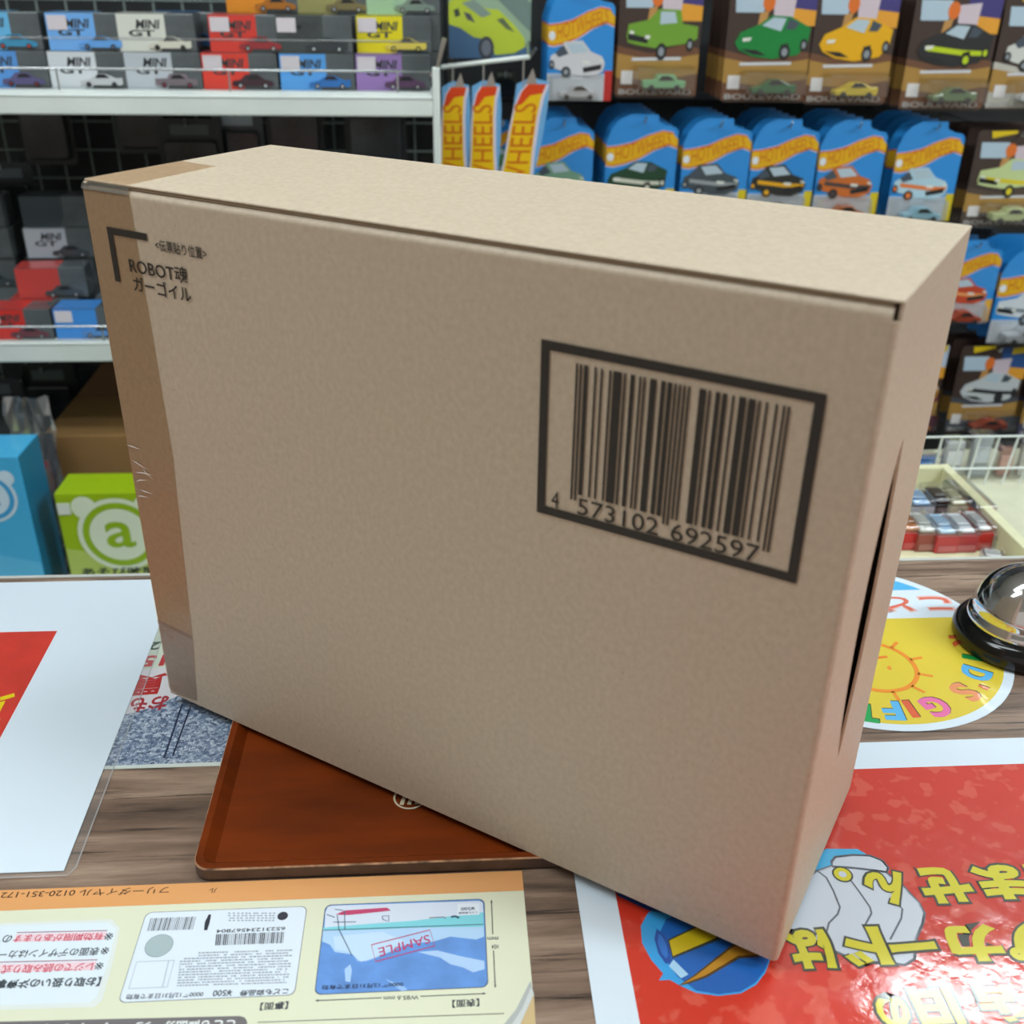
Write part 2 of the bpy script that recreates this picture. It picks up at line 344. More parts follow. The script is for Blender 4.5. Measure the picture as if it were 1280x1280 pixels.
for i in range(NF):
    a0 = math.radians(90 * i / NF); a1 = math.radians(90 * (i + 1) / NF); r0 = .0042
    y0, z0_, y1, z1_ = .0036 - r0 * math.cos(a0), CH - .0045 + r0 * math.sin(a0), .0036 - r0 * math.cos(a1), CH - .0045 + r0 * math.sin(a1)
    tf.poly([(-.0005, y0, z0_), (.0350, y0, z0_), (.0345, y1, z1_), (-.0005, y1, z1_)])
tf.build('tape_fold', clear('tape_fold_gloss', tint=(248, 240, 232), refl=.55, rough=.14), carton, smooth=True)
WR = mat('crinkled_tape_edge', (222, 212, 204), .22)
for (u0, v0, u1, v1) in ((158, 556, 176, 562), (164, 574, 186, 588), (168, 590, 192, 594), (170, 602, 184, 600), (174, 612, 192, 618), (172, 620, 186, 622), (177, 584, 192, 600)):
    p, q = F(u0, v0), F(u1, v1); mid = (p + q) / 2 + V((0, -.0012, .0010))
    w = V((0, 0, .00055))
    MB().poly([p - w * .2, mid - w, q - w * .2, q + w * .2, mid + w, p + w * .2]).build('tape_wrinkle', WR, carton)
# print on the front
INK = mat('black_carton_ink', (44, 38, 32), .6, var=.08, scale=300)
def fr(x0, z0, x1, z1, mb=None):
    return (mb or MB()).poly([(x0, -.0006, z0), (x1, -.0006, z0), (x1, -.0006, z1), (x0, -.0006, z1)])
def Fk(x, z): return x * K, z * K
p = F(134, 283); q = F(184, 292); r_ = F(150, 352)
m_ = MB(); fr(p.x, p.z - .0038, q.x, p.z, m_); fr(p.x, r_.z, p.x + .0040, p.z - .0038, m_); m_.build('printed_corner_mark', INK, carton)
def ftext(s, u0, v0, u1, v1, h, bold=.012):
    a = F(u0, v0); b = F(u1, v1); zz = (a.z + b.z) / 2
    lettering('printed_text', s, (a.x, -.0006, zz), (b.x - a.x, 0, 0), (0, 0, h), INK, carton, bold=bold)
ftext('<伝票貼り位置>', 196, 313, 260, 325, .0062, .010)
ftext('ROBOT魂', 164, 341, 237, 356, .0092, .010)
ftext('ガーゴイル', 169, 363, 241, 378, .0084, .012)
bx0, bx1, bz0, bz1 = .2694 * K, .3875 * K, .2086 * K, .2889 * K
fw = .0042
m_ = MB(); fr(bx0, bz1 - fw, bx1, bz1, m_); fr(bx0, bz0, bx1, bz0 + fw, m_); fr(bx0, bz0 + fw, bx0 + fw, bz1 - fw, m_); fr(bx1 - fw, bz0 + fw, bx1, bz1 - fw, m_)
m_.build('barcode_frame', INK, carton)
Lc = ['0001101', '0011001', '0010011', '0111101', '0100011', '0110001', '0101111', '0111011', '0110111', '0001011']
def ean(code):
    par = ['LLLLLL', 'LLGLGG', 'LLGGLG', 'LLGGGL', 'LGLLGG', 'LGGLLG', 'LGGGLL', 'LGLGLG', 'LGLGGL', 'LGGLGL'][int(code[0])]
    inv = lambda s: ''.join('1' if c == '0' else '0' for c in s)
    out = '101'
    for d, q in zip(code[1:7], par): s = Lc[int(d)]; out += s if q == 'L' else inv(s)[::-1]
    out += '01010'
    for d in code[7:]: out += inv(Lc[int(d)])
    return out + '101'
bits = ean('4573102692597'); qx0, qx1 = .2858 * K, .3750 * K; mw = (qx1 - qx0) / 95
guard = set(list(range(0, 3)) + list(range(45, 50)) + list(range(92, 95))); i = 0
while i < 95:
    if bits[i] == '1':
        j = i
        while j < 95 and bits[j] == '1': j += 1
        zb_ = (.2192 if i in guard else .2225) * K
        fr(qx0 + i * mw, zb_, qx0 + j * mw, .2815 * K).build('barcode_bar', INK, carton); i = j
    else: i += 1
def digits(s, x0, x1, z, h):
    lettering('printed_digits', s, (x0, -.0006, z), (x1 - x0, 0, 0), (0, 0, h), INK, carton, bold=.0)
dz = .2130 * K; dh = .0080 * K
digits('4', .2766 * K, .2803 * K, dz, dh)
digits('573102', qx0 + 4 * mw, qx0 + 44.5 * mw, dz, dh)
digits('692597', qx0 + 50.5 * mw, qx0 + 91 * mw, dz, dh)

# ------------------------------------------------------------------ the wooden tray
TX0, TX1, TY0, TY1, TZ = .0395, .300, -.1372, .066, .0012
RIMH = Z0
tray = thing('wooden_tray', 'shallow reddish brown wooden cash tray with worn pale rim edges under the carton', 'tray', ((TX0 + TX1) / 2, (TY0 + TY1) / 2, TZ))
TW = traywood(); hx, hy = (TX1 - TX0) / 2, (TY1 - TY0) / 2
H0 = RIMH - TZ
def ring(mb, ro, zo, ri, zi):
    b = len(mb.v); n = len(ro); mb.v += [(x, y, zo) for x, y in ro] + [(x, y, zi) for x, y in ri]
    for i in range(n):
        j = (i + 1) % n; mb.f.append((b + i, b + j, b + n + j, b + n + i))
out = rrect(-hx, -hy, hx, hy, .010, 6); out2 = rrect(-hx + .0007, -hy + .0007, hx - .0007, hy - .0007, .0095, 6)
top = rrect(-hx + .0045, -hy + .0045, hx - .0045, hy - .0045, .007, 6); inn = rrect(-hx + .0105, -hy + .0105, hx - .0105, hy - .0105, .002, 6)
m_ = MB(); m_.poly([(x, y, .0022) for x, y in inn]); m_.poly([(x, y, 0) for x, y in out][::-1]); m_.build('tray_base', TW, tray)
m_ = MB(); ring(m_, out2, H0, top, H0); ring(m_, top, H0, inn, .0022); m_.build('rim', TW, tray)
m_ = MB(); ring(m_, out, 0, out, H0 - .0008); m_.build('outer_side', mat('tray_side_grey_brown', (78, 62, 56), .4, var=.2, scale=60), tray)
m_ = MB(); ring(m_, out, H0 - .0008, out2, H0 + .0001)
m_.build('worn_edge', mat('worn_rim_edge', (150, 112, 84), .6, var=.5, scale=120), tray)
e = V((.158, -.0805, 0)) - V(tray.location)
m_ = MB()
for qd in stroke(ell(e.x, e.y, .0095, .0095, 32), .0012, True): m_.poly([(x.x, x.y, .0027) for x in qd])
for dx in (-.005, -.0005, .004):
    m_.poly([(e.x + dx - .0012, e.y - .006, .0027), (e.x + dx + .0012, e.y - .0065, .0027), (e.x + dx + .0042, e.y + .006, .0027), (e.x + dx + .0018, e.y + .0065, .0027)])
m_.build('stamped_emblem', mat('cream_stamp', (206, 190, 160), .6), tray)

# ------------------------------------------------------------------ printed sheets lying on the counter
class Sheet:
    """a flat printed thing on the counter; art is drawn by points on its plane"""
    def __init__(s, name, label, cat, z, loc):
        s.z = z; s.root = thing(name, label, cat, (loc[0], loc[1], 0)); s.n = 0
    def pts(s, pp, dz): return [local(s.root, G(u, v, s.z) + V((0, 0, dz))) for u, v in pp]
    def body(s, wpts, m, name='paper', t=.0003):
        o = V(s.root.location); MB().prism([(x - o.x, y - o.y, s.z - t) for x, y in wpts], (0, 0, t)).build(name, m, s.root); return s
    def poly(s, name, pp, c, lev=1): return MB().poly(s.pts(pp, .00004 * lev)).build(name, c if not isinstance(c, tuple) else C(c, .4, .5), s.root)
    def wpoly(s, name, wp, c, lev=1):
        o = V(s.root.location); return MB().poly([(x - o.x, y - o.y, s.z + .00004 * lev) for x, y in wp]).build(name, c if not isinstance(c, tuple) else C(c, .4, .5), s.root)
    def line(s, name, pp, w, c, lev=2, closed=False):
        q = s.pts(pp, .00004 * lev); m = MB()
        for qd in stroke([(p.x, p.y) for p in q], w, closed): m.poly([(a.x, a.y, q[0].z) for a in qd])
        return m.build(name, c if not isinstance(c, tuple) else C(c, .4, .5), s.root)
    def text(s, t, uR, vR, uL, vL, dv, c, lev=3, bold=.015, name='printed_text', pad=0, shear=0):
        O = G(uR, vR, s.z); X = G(uL, vL, s.z) - O; h = O.y - G(uR, vR + dv, s.z).y
        return lettering(name, t, local(s.root, O) + V((0, 0, .00004 * lev)), X, V((0, -h, 0)), c if not isinstance(c, tuple) else C(c, .4, .5), s.root, bold=bold, pad=pad, shear=shear)
INKD = (58, 66, 72); REDT = (206, 70, 92)

# aerial photo leaflet, partly under the laminated sign
cs = Sheet('photo_leaflet', 'blue-grey aerial city photo leaflet with red lettering tucked under the white laminated sign', 'leaflet', .0004, (0, .03))
cs.body([(-.075, -.0428), (.052, -.0428), (.052, .125), (-.075, .125)], C((214, 222, 214), .35))
cs.poly('city_photo', [(92, 962), (300, 954), (300, 845), (150, 856), (110, 905)], CITY, 1)
cs.poly('pale_panel', [(150, 858), (300, 846), (300, 780), (150, 780)], (206, 216, 200), 1)
cs.poly('white_outline', [(140, 888), (172, 866), (172, 838), (215, 833), (222, 870), (205, 878), (180, 887), (158, 893)], (222, 218, 222), 2)
cs.text('2', 203, 802, 187, 803, 10, (38, 66, 50), 3, .03)
cs.text('15', 210, 818, 180, 820, 14, (196, 62, 66), 3, .04)
cs.text('買', 211, 841, 170, 844, 26, (188, 46, 46), 3, .035)
cs.text('おも', 213, 869, 166, 873, 18, (176, 54, 62), 3, .03)
for (pp) in ([(228, 880), (205, 948)], [(238, 884), (216, 945)]): cs.line('road', pp, .0012, (36, 48, 78), 2)
cs.poly('leaflet_margin', [(90, 963), (300, 955), (300, 951.5), (92, 959)], (214, 222, 216), 2)

# laminated sign with a red panel
ls = Sheet('laminated_sign', 'white laminated sign with a red panel lying beside the carton', 'sign', .0010, (-.15, .02))
TR, BR = G(221, 728), G(80, 1090)
ls.body([(-.42, .1862), (TR.x, .1862), (BR.x, BR.y), (-.42, BR.y)], PAPERW)
ra, rb_ = G(72, 790), G(0, 925); rk = (-.105 - ra.y) / (rb_.y - ra.y)
ls.wpoly('red_panel', [(-.40, ra.y), (ra.x, ra.y), (ra.x + (rb_.x - ra.x) * rk, -.105), (-.40, -.105)], mat('red_sign_print', (206, 60, 48), .4, var=.06, scale=40, coat=.5), 1)
ls.poly('yellow_stroke', [(-60, 888), (18, 866.5), (18.5, 871), (-60, 893)], (232, 206, 20), 2)
ls.poly('yellow_stroke', [(7, 876), (0, 890), (-30, 910), (-40, 900), (-30, 885)], (232, 206, 20), 2)
ls.poly('yellow_stroke', [(1, 898), (-20, 930), (-30, 920), (-10, 900)], (236, 220, 150), 2)
FILM = clear('laminate_film', refl=.02, rough=.1, haze=.07, graze=.12)
o_ = V(ls.root.location)
m_ = MB(); q0 = (BR.x - o_.x, BR.y - o_.y); t0 = (TR.x - o_.x, .1862 - o_.y)
m_.poly([(-.43 - o_.x, q0[1], .0012), (q0[0], q0[1], .0012), (q0[0], q0[1] - .0042, .0012), (-.43 - o_.x, q0[1] - .0042, .0012)])
m_.poly([(q0[0], q0[1], .0012), (t0[0], t0[1], .0012), (t0[0] + .0062, t0[1], .0012), (q0[0] + .0062, q0[1], .0012)])
m_.poly([(q0[0], q0[1], .0012), (q0[0] + .0062, q0[1], .0012), (q0[0] + .0045, q0[1] - .0030, .0012), (q0[0], q0[1] - .0042, .0012)])
m_.build('laminate_film', FILM, ls.root)
fm = MB()
for qd in stroke([(BR.x + .0062 - o_.x + (TR.x - BR.x) * k, BR.y + .002 - o_.y + (.19 - BR.y) * k) for k in (0, .5, 1)], .0009): fm.poly([(a.x, a.y, .0014) for a in qd])
for qd in stroke([(-.43 - o_.x, BR.y - .0040 - o_.y), (BR.x + .003 - o_.x, BR.y - .0038 - o_.y), (BR.x + .0062 - o_.x, BR.y + .002 - o_.y)], .0009): fm.poly([(a.x, a.y, .0014) for a in qd])
fm.build('film_edge', clear('film_edge_gloss', refl=.1, rough=.3, haze=.25, graze=.2), ls.root)

# gift-card notice in front
gs = Sheet('gift_card_notice', 'cream and orange printed notice about gift cards in front of the tray', 'notice', .0005, (.05, -.2))
gx1 = .2222; gy1 = -.1383
gs.body([(-.16, -.34), (gx1, -.34), (gx1, gy1), (-.16, gy1)], mat('cream_coated_paper', (222, 222, 196), .4, coat=.4))
yo = (G(600, 1116).y + G(20, 1139).y) / 2
gs.wpoly('orange_band', [(-.16, yo), (gx1, yo), (gx1, gy1), (-.16, gy1)], (226, 160, 100), 1)
ORT = (96, 64, 40)
gs.text('フリーダイヤル 0120-351-172', 213, 1108, 3, 1115, 9, ORT, 2, .012)
gs.text('ル', 272, 1110, 262, 1110.5, 6, ORT, 2, .012)
gs.poly('white_text_panel', [(-60, 1156), (140, 1149), (150, 1160), (142, 1200), (128, 1250), (118, 1259), (-60, 1264)], C((222, 226, 222), .4, .5), 1)
gs.poly('white_text_panel', [(-60, 1160), (136, 1153), (145, 1162), (136, 1200), (121, 1246), (112, 1253), (-60, 1258)], C((222, 231, 240), .4, .5), 2)
gs.poly('pink_highlight', [(134, 1165), (20, 1168), (17, 1178), (131, 1175)], (238, 206, 214), 3)
gs.text('※', 143, 1166, 132, 1166.5, 9, INKD, 4, 0); gs.text('有効期限があります', 131, 1166, 19, 1168.5, 9.5, REDT, 4); gs.text('ので', 17, 1168.5, -8, 1169, 9.5, INKD, 4)
gs.line('red_rule', [(134, 1163.5), (21, 1166)], .0005, (150, 60, 84), 4)
gs.text('※', 138, 1184, 127.5, 1184.5, 9, INKD, 4, 0); gs.text('表面のデザインはカード', 126, 1184, -12, 1189, 10.5, INKD, 4)
gs.poly('pink_highlight', [(121, 1202), (-20, 1206), (-22, 1216), (118, 1213)], (238, 206, 214), 3)
gs.text('※', 131, 1203, 120, 1203.5, 9, INKD, 4, 0); gs.text('レジでの読み取り式で', 118, 1203, -8, 1207, 11, REDT, 4)
gs.line('red_rule', [(122, 1200), (-20, 1203.5)], .0005, (150, 60, 84), 4)
gs.text('【お取り扱いの注意事項】', 128, 1221, -22, 1225, 12, INKD, 4, .03)
# card, back side
def cardshape(name, c0, c1, m, lev):
    return gs.wpoly(name, rrect(c0.x, c1.y, c1.x, c0.y, .0035), m, lev)
cA0, cA1 = G(170, 1141), G(376, 1246)
bA0, bA1 = V((G(181, 1141).x + G(152, 1252).x, G(181, 1141).y + G(383, 1135).y, 0)) / 2, V((G(383, 1135).x + G(368, 1246).x, G(368, 1246).y + G(152, 1252).y, 0)) / 2
cardshape('card_outline', bA0 + V((-.0003, .0003, 0)), bA1 + V((.0003, -.0003, 0)), (70, 76, 84), 1); cardshape('sample_card_back', bA0, bA1, (222, 230, 242), 2)
def bars(name, u0, v0, u1, v1, n, dv, sk):
    m = MB(); k = 0
    for i in range(n):
        a = (i + .5) / n; w = random.choice((.28, .45, .7)) / n
        q = []
        for aa, vv in ((a - w / 2, 0), (a + w / 2, 0), (a + w / 2, dv), (a - w / 2, dv)):
            q.append((u0 + (u1 - u0) * aa + sk * vv / dv, v0 + (v1 - v0) * aa + vv))
        m.poly(gs.pts(q, .00012))
    return m.build(name, C((52, 56, 62)), gs.root)
bars('printed_barcode', 188, 1148, 246, 1146, 26, 16, -4.5)
bars('printed_barcode', 270, 1168, 356, 1165, 36, 14, -1.5)
gs.text('65231234567804', 357, 1158.5, 271, 1162, 4.5, INKD, 3, .02)
o_ = G(199, 1183); gs.wpoly('scratch_disc', ell(o_.x, o_.y, .0068, .0068, 28), (168, 184, 188), 4); gs.wpoly('scratch_disc_edge', ell(o_.x, o_.y, .0071, .0071, 28), (120, 134, 140), 3)
gs.poly('dark_lozenge', [(261, 1143), (264, 1143.5), (262, 1154), (259, 1163), (255, 1163), (256, 1153)], (40, 44, 58), 3)
o_ = G(353.5, 1146); gs.wpoly('dark_round_emblem', ell(o_.x, o_.y, .0028, .0028, 20), (40, 44, 58), 3)
m_ = MB()
for r in range(13):
    v0 = 1187 + r * 3.35; ue = 366 - r * .4; us = (248 if r < 2 else 226 - r * .4)
    uu = us
    while uu < ue - 3:
        w = random.uniform(1.2, 5)
        if random.random() < .85 and uu + w < ue: m_.poly(gs.pts([(uu, v0 + (ue - uu) * .03), (uu + w, v0 + (ue - uu - w) * .03), (uu + w, v0 + 1.7 + (ue - uu - w) * .03), (uu, v0 + 1.7 + (ue - uu) * .03)], .00012))
        uu += w + .9
for r in range(4):
    v0 = 1141 + r * 3
    for q in range(12):
        uu = 286 + q * 5 + random.uniform(-1, 1); m_.poly(gs.pts([(uu, v0), (uu + 3, v0), (uu + 3, v0 + 1.5), (uu, v0 + 1.5)], .00012))
m_.build('printed_small_text', C((150, 156, 166)), gs.root)
gs.line('thin_box', [(171, 1202.5), (218, 1200.5), (209, 1234), (161, 1236)], .00035, (150, 158, 168), 3, True); gs.line('thin_box', [(211, 1201), (203, 1234.5)], .00035, (150, 158, 168), 3)
gs.text('こども商品券', 361, 1235.5, 300, 1238, 7.5, INKD, 3, .03); gs.text('¥500', 291, 1237, 267, 1238, 8, INKD, 3, .02); gs.text('0000年12月31日まで有効', 255, 1239.5, 159, 1243, 7, INKD, 3, .02)
gs.text('【裏面】', 361, 1251.5, 326, 1253.5, 10, INKD, 3, .02)
gs.poly('grey_banner', [(-80, 1279), (300, 1270), (306, 1272), (309, 1277), (307, 1300), (-90, 1310)], (112, 106, 108), 1)
gs.text('こども商品券', 295, 1274, 205, 1276.5, 14, (232, 232, 232), 3, .03); gs.text('カードギフトシ', 190, 1277, 20, 1281, 12, (232, 232, 232), 3, .02)
gs.line('grey_rule', [(322, 1278), (630, 1267)], .0005, (110, 108, 96), 2)
# card, front side
f0, f1 = V((G(407, 1132.5).x + G(394.5, 1244).x, G(407, 1132.5).y + G(605, 1125).y, 0)) / 2, V((G(605, 1125).x + G(609, 1234).x, G(609, 1234).y + G(394.5, 1244).y, 0)) / 2
cardshape('card_outline', f0 + V((-.0004, .0004, 0)), f1 + V((.0004, -.0004, 0)), (58, 70, 90), 1)
cardshape('sample_card_front', f0, f1, mat('blue_sky_print', (98, 146, 214), .35, var=.07, scale=60, coat=.5), 2)
def CR(x, y): return (380 + x * .203125, 1110 + y * .20311)
def carta(name, pp, c, lev): return gs.poly(name, [CR(*q) for q in pp], c, lev)
carta('pale_sky', [(118, 250), (1106, 215), (1108, 300), (1060, 318), (900, 300), (800, 330), (640, 345), (560, 380), (470, 420), (380, 452), (330, 450), (300, 410), (190, 395), (160, 350), (112, 330)], (176, 208, 240), 3)
carta('white_horizon', [(132, 150), (145, 118), (170, 110), (1080, 80), (1100, 92), (1104, 150), (700, 200), (126, 245)], (214, 222, 238), 3)
carta('cloud', [(180, 300), (480, 270), (620, 330), (520, 380), (430, 430), (350, 455), (318, 425), (280, 395), (190, 380)], (196, 220, 244), 4)
carta('teal_sea', [(118, 245), (400, 222), (700, 200), (1104, 150), (1106, 240), (700, 245), (300, 262), (118, 262)], (128, 208, 220), 4)
carta('cloud', [(700, 395), (820, 385), (960, 420), (1110, 450), (1112, 500), (1040, 520), (980, 490), (900, 470), (840, 430)], (176, 206, 242), 3)
carta('cloud', [(250, 500), (285, 470), (295, 505), (285, 580), (255, 575)], (170, 202, 242), 3); carta('cloud', [(500, 560), (620, 610), (640, 630), (600, 635)], (150, 188, 236), 3)
carta('red_awning', [(195, 165), (250, 140), (510, 122), (535, 140), (470, 148), (270, 168)], (196, 66, 110), 5)
for pp in ([(205, 170), (215, 255), (295, 418)], [(250, 140), (252, 255)], [(140, 165), (190, 182)], [(190, 132), (240, 140)], [(180, 212), (320, 210)], [(120, 262), (1104, 225)]):
    gs.line('drawn_line', [CR(*q) for q in pp], .0005, (70, 96, 120), 6)
gs.line('drawn_line', [CR(*q) for q in ((770, 185), (860, 180), (872, 190))], .0006, (130, 120, 140), 6); gs.line('drawn_line', [CR(*q) for q in ((905, 180), (930, 175), (955, 186))], .0012, (50, 84, 110), 6)
gs.line('drawn_line', [CR(*q) for q in ((482, 175), (522, 172), (522, 208), (490, 198), (482, 185))], .0006, (120, 130, 160), 6, True)
gs.line('stamp_frame', [CR(415, 352), CR(775, 260), CR(805, 358), CR(440, 455)], .0006, (196, 62, 110), 7, True)
SM = [local(gs.root, G(*CR(*q), gs.z)) for q in ((768, 288), (455, 372), (780, 340))]
lettering('printed_text', 'SAMPLE', SM[0] + V((0, 0, .0003)), SM[1] - SM[0], SM[2] - SM[0], C((196, 62, 110)), gs.root, bold=.0)
carta('price_box', [(945, 100), (1078, 96), (1080, 165), (942, 172)], (228, 234, 244), 6)
gs.text('¥500', *CR(1052, 118), *CR(965, 122), 4, (70, 84, 110), 8, .02); gs.text('こども商品券', *CR(1068, 146), *CR(950, 150), 2.6, (70, 84, 110), 8, .02)
gs.text('0000年12月31日まで有効', *CR(612, 580), *CR(112, 600), 6, (40, 56, 90), 6, .02)
gs.text('W85.6 mm', *CR(705, 660), *CR(490, 668), 5.4, INKD, 3, .01)
gs.line('dimension_arrow', [CR(70, 694), CR(478, 676)], .0005, INKD); gs.line('dimension_arrow', [CR(715, 667), CR(1118, 650)], .0005, INKD)
gs.line('dimension_arrow', [CR(1153, 75), CR(1162, 285)], .0005, INKD); gs.line('dimension_arrow', [CR(1166, 385), CR(1177, 612)], .0005, INKD)
for c_, d_, e_ in (((70, 694), (88, 686), (88, 701)), ((1118, 650), (1100, 643), (1100, 658)), ((1153, 72), (1147, 92), (1160, 91)), ((1177, 616), (1170, 598), (1184, 597))): carta('arrow_head', [c_, d_, e_], INKD, 4)
gs.text('H54', *CR(1195, 348), *CR(1155, 350), 5.5, INKD, 3, .01); gs.text('mm', *CR(1195, 300), *CR(1128, 302), 3.6, INKD, 3, .01)
gs.text('【表面】', *CR(1078, 680), *CR(912, 690), 10, INKD, 3, .02)
# page curl in the corner, its grey highlight painted as flat colour
gs.poly('page_curl_highlight', [(663, 1226), (668, 1244), (646, 1290), (622, 1290), (645, 1262)], (178, 180, 178), 2); gs.poly('page_curl_highlight', [(664, 1234), (667, 1243), (646, 1290), (634, 1290), (652, 1262)], (206, 208, 206), 3)
gs.poly('tan_corner_print', [(667.5, 1243), (670, 1292), (645, 1292)], (206, 178, 130), 3)

# red poster
rp = Sheet('red_poster', 'large glossy red poster with yellow lettering and white border by the carton', 'poster', .0006, (.5, -.2))
px0, py1 = (G(720, 1093).x + G(742, 1280).x) / 2, (G(1067, 930).y + G(1280, 922).y) / 2
rp.body([(px0, -.52), (.98, -.52), (.98, py1), (px0, py1)], PAPERW)
rx0 = (G(772, 1115).x + G(796, 1280).x) / 2; ry1 = (G(1080, 960.5).y + G(1280, 957).y) / 2
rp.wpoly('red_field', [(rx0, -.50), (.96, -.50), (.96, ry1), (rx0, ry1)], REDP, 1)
def P2(x, y): return (720 + x * .234375, 1080 + y * .234467)
def P1(x, y): return (1000 + x * .21875, 1050 + y * .21884)
GL = .5
rp.poly('blue_disc', [P2(*q) for q in ((385, 260), (345, 330), (352, 420), (400, 510), (465, 585), (442, 622), (500, 618), (560, 652), (640, 688), (760, 704), (880, 690), (960, 645), (1010, 580), (1034, 515), (1000, 300), (700, 150), (480, 200))], (56, 158, 222), 2)
rp.poly('blue_disc', [P2(*q) for q in ((480, 295), (440, 380), (470, 500), (540, 600), (640, 675), (760, 695), (880, 680), (960, 630), (1005, 570), (1028, 515), (1000, 330), (700, 200))], (30, 96, 176), 3)
rp.poly('dark_blue_edge', [P2(*q) for q in ((205, 130), (225, 172), (390, 250), (480, 262), (600, 250), (400, 150))], (34, 70, 140), 3)
rp.poly('blue_rim', [P2(*q) for q in ((430, 345), (418, 400), (440, 480), (480, 535), (505, 520), (500, 450), (470, 380))], (36, 78, 160), 4)
rp.poly('blue_rim', [P2(*q) for q in ((440, 370), (436, 420), (455, 475), (480, 505), (492, 490), (485, 440), (462, 390))], (50, 116, 200), 5)
rp.poly('pale_glint', [P2(*q) for q in ((495, 545), (520, 510), (600, 590), (560, 610))], (168, 208, 236), 4)
rp.poly('yellow_band', [P2(*q) for q in ((488, 405), (640, 330), (790, 300), (800, 390), (640, 455), (515, 505))], (60, 62, 50), 4)
rp.poly('yellow_band', [P2(*q) for q in ((497, 410), (640, 342), (740, 320), (745, 395), (640, 440), (517, 492))], (206, 178, 20), 5)
rp.poly('amber_spike', [P2(*q) for q in ((545, 650), (620, 600), (840, 425), (990, 440), (980, 495), (870, 505), (700, 605), (600, 640))], (88, 64, 24), 5)
rp.poly('amber_spike', [P2(*q) for q in ((560, 645), (640, 596), (845, 438), (975, 450), (960, 485), (865, 490), (690, 595))], (186, 130, 34), 6)
rp.poly('blue_cap', [P1(*q) for q in ((150, 50), (330, 52), (385, 85), (300, 140), (180, 150), (90, 180), (60, 120))], (64, 176, 226), 2)
WS = C((206, 212, 224), .35, .6)
def wshape(pp, lev=3):
    rp.line('grey_outline', [P1(*q) for q in pp], .0016, (92, 98, 110), lev, True); rp.poly('white_folds', [P1(*q) for q in pp], WS, lev)
wshape([(90, 180), (180, 150), (300, 158), (480, 175), (590, 265), (680, 360), (712, 420), (700, 480), (665, 560), (655, 680), (600, 715), (500, 700), (440, 705), (300, 680), (150, 615), (60, 560), (-120, 500), (-60, 300)])
wshape([(180, 125), (200, 98), (300, 86), (400, 90), (470, 118), (505, 160), (495, 185), (400, 172), (300, 160), (185, 152)], 4)
for pp in ([(95, 175), (150, 215), (190, 290), (228, 385), (215, 425), (165, 475), (152, 525)], [(285, 225), (330, 285), (400, 385), (408, 420), (370, 490)], [(560, 370), (585, 395), (578, 450), (515, 570)]):
    rp.line('fold_line', [P1(*q) for q in pp], .0010, (96, 102, 114), 5)
YEL = C((216, 204, 26), .4, .6); OUTL = C((58, 62, 50), .4, .6)
def yt(t, a, b, dv, lev=6):
    uR, vR = P1(*a); uL, vL = P1(*b)
    rp.text(t, uR, vR, uL, vL, dv, OUTL, lev, .085, 'letter_outline', pad=.0016); rp.text(t, uR, vR, uL, vL, dv, YEL, lev + 1, .05, 'poster_letter')
o_ = P1(243, 198)
yt('ん', (572, 178), (335, 185), 43); yt('せ', (915, 155), (632, 160), 46); yt('ま', (1220, 142), (950, 146), 44); yt('き', (1460, 130), (1225, 140), 44)
oo = G(*o_, rp.z); rp.wpoly('letter_outline', ell(oo.x, oo.y, .0058, .0058, 20), OUTL, 6); rp.wpoly('poster_letter', ell(oo.x, oo.y, .0048, .0048, 20), YEL, 7); rp.wpoly('letter_hole', ell(oo.x, oo.y, .0022, .0022, 16), WS, 8)
yt('は', (140, 510), (-110, 515), 50); yt('ド', (445, 495), (188, 500), 50); yt('ー', (765, 580), (505, 600), 10); yt('カ', (1100, 480), (785, 490), 47); yt('プ', (1380, 460), (1095, 470), 50)
yt('旧', (850, 845), (610, 855), 46); yt('の', (580, 880), (400, 890), 42); yt('店', (1250, 820), (960, 830), 48)

# round gift sticker
SC = V((.4965, .0785, 0)); SR = .1085
st = Sheet('round_sticker', 'round white-edged yellow gift sticker with a smiling sun under the bell', 'sticker', .0005, (SC.x, SC.y))
st.body(ell(SC.x, SC.y, SR, SR, 72), PAPERW)
yc = G(1150, 773).y; a0 = math.asin((yc - SC.y) / .1015)
st.wpoly('yellow_field', ell(SC.x, SC.y, .1015, .1015, 60, math.pi - a0, 2 * math.pi + a0), (224, 198, 58), 1)
yb_ = G(1140, 738).y; a1 = math.asin((yb_ - SC.y) / .1015)
st.wpoly('blue_field', ell(SC.x, SC.y, .1015, .1015, 24, a1, math.pi - a1), (84, 180, 232), 1)
st.text('こど', 1182, 746, 1090, 746, 19, (236, 190, 184), 2, .07, pad=.0022); st.text('こど', 1182, 746, 1090, 746, 19, (226, 110, 84), 3, .02)
SUN = V((G(1092, 833).x, G(1092, 833).y, 0)); sr = G(1143, 833).x - SUN.x
m_ = MB()
for qd in stroke(ell(SUN.x - SC.x, SUN.y - SC.y, sr, sr, 40), .0036, True): m_.poly([(q.x, q.y, .00066) for q in qd])
for k in range(11):
    an = math.radians(k * 360 / 11 + 12); r0, r1 = sr * 1.02, sr * 1.36
    for qd in stroke([(SUN.x - SC.x + r0 * math.cos(an), SUN.y - SC.y + r0 * math.sin(an)), (SUN.x - SC.x + r1 * math.cos(an), SUN.y - SC.y + r1 * math.sin(an))], .0028): m_.poly([(q.x, q.y, .00066) for q in qd])
m_.build('sun_outline', C((238, 142, 40), .4, .5), st.root)
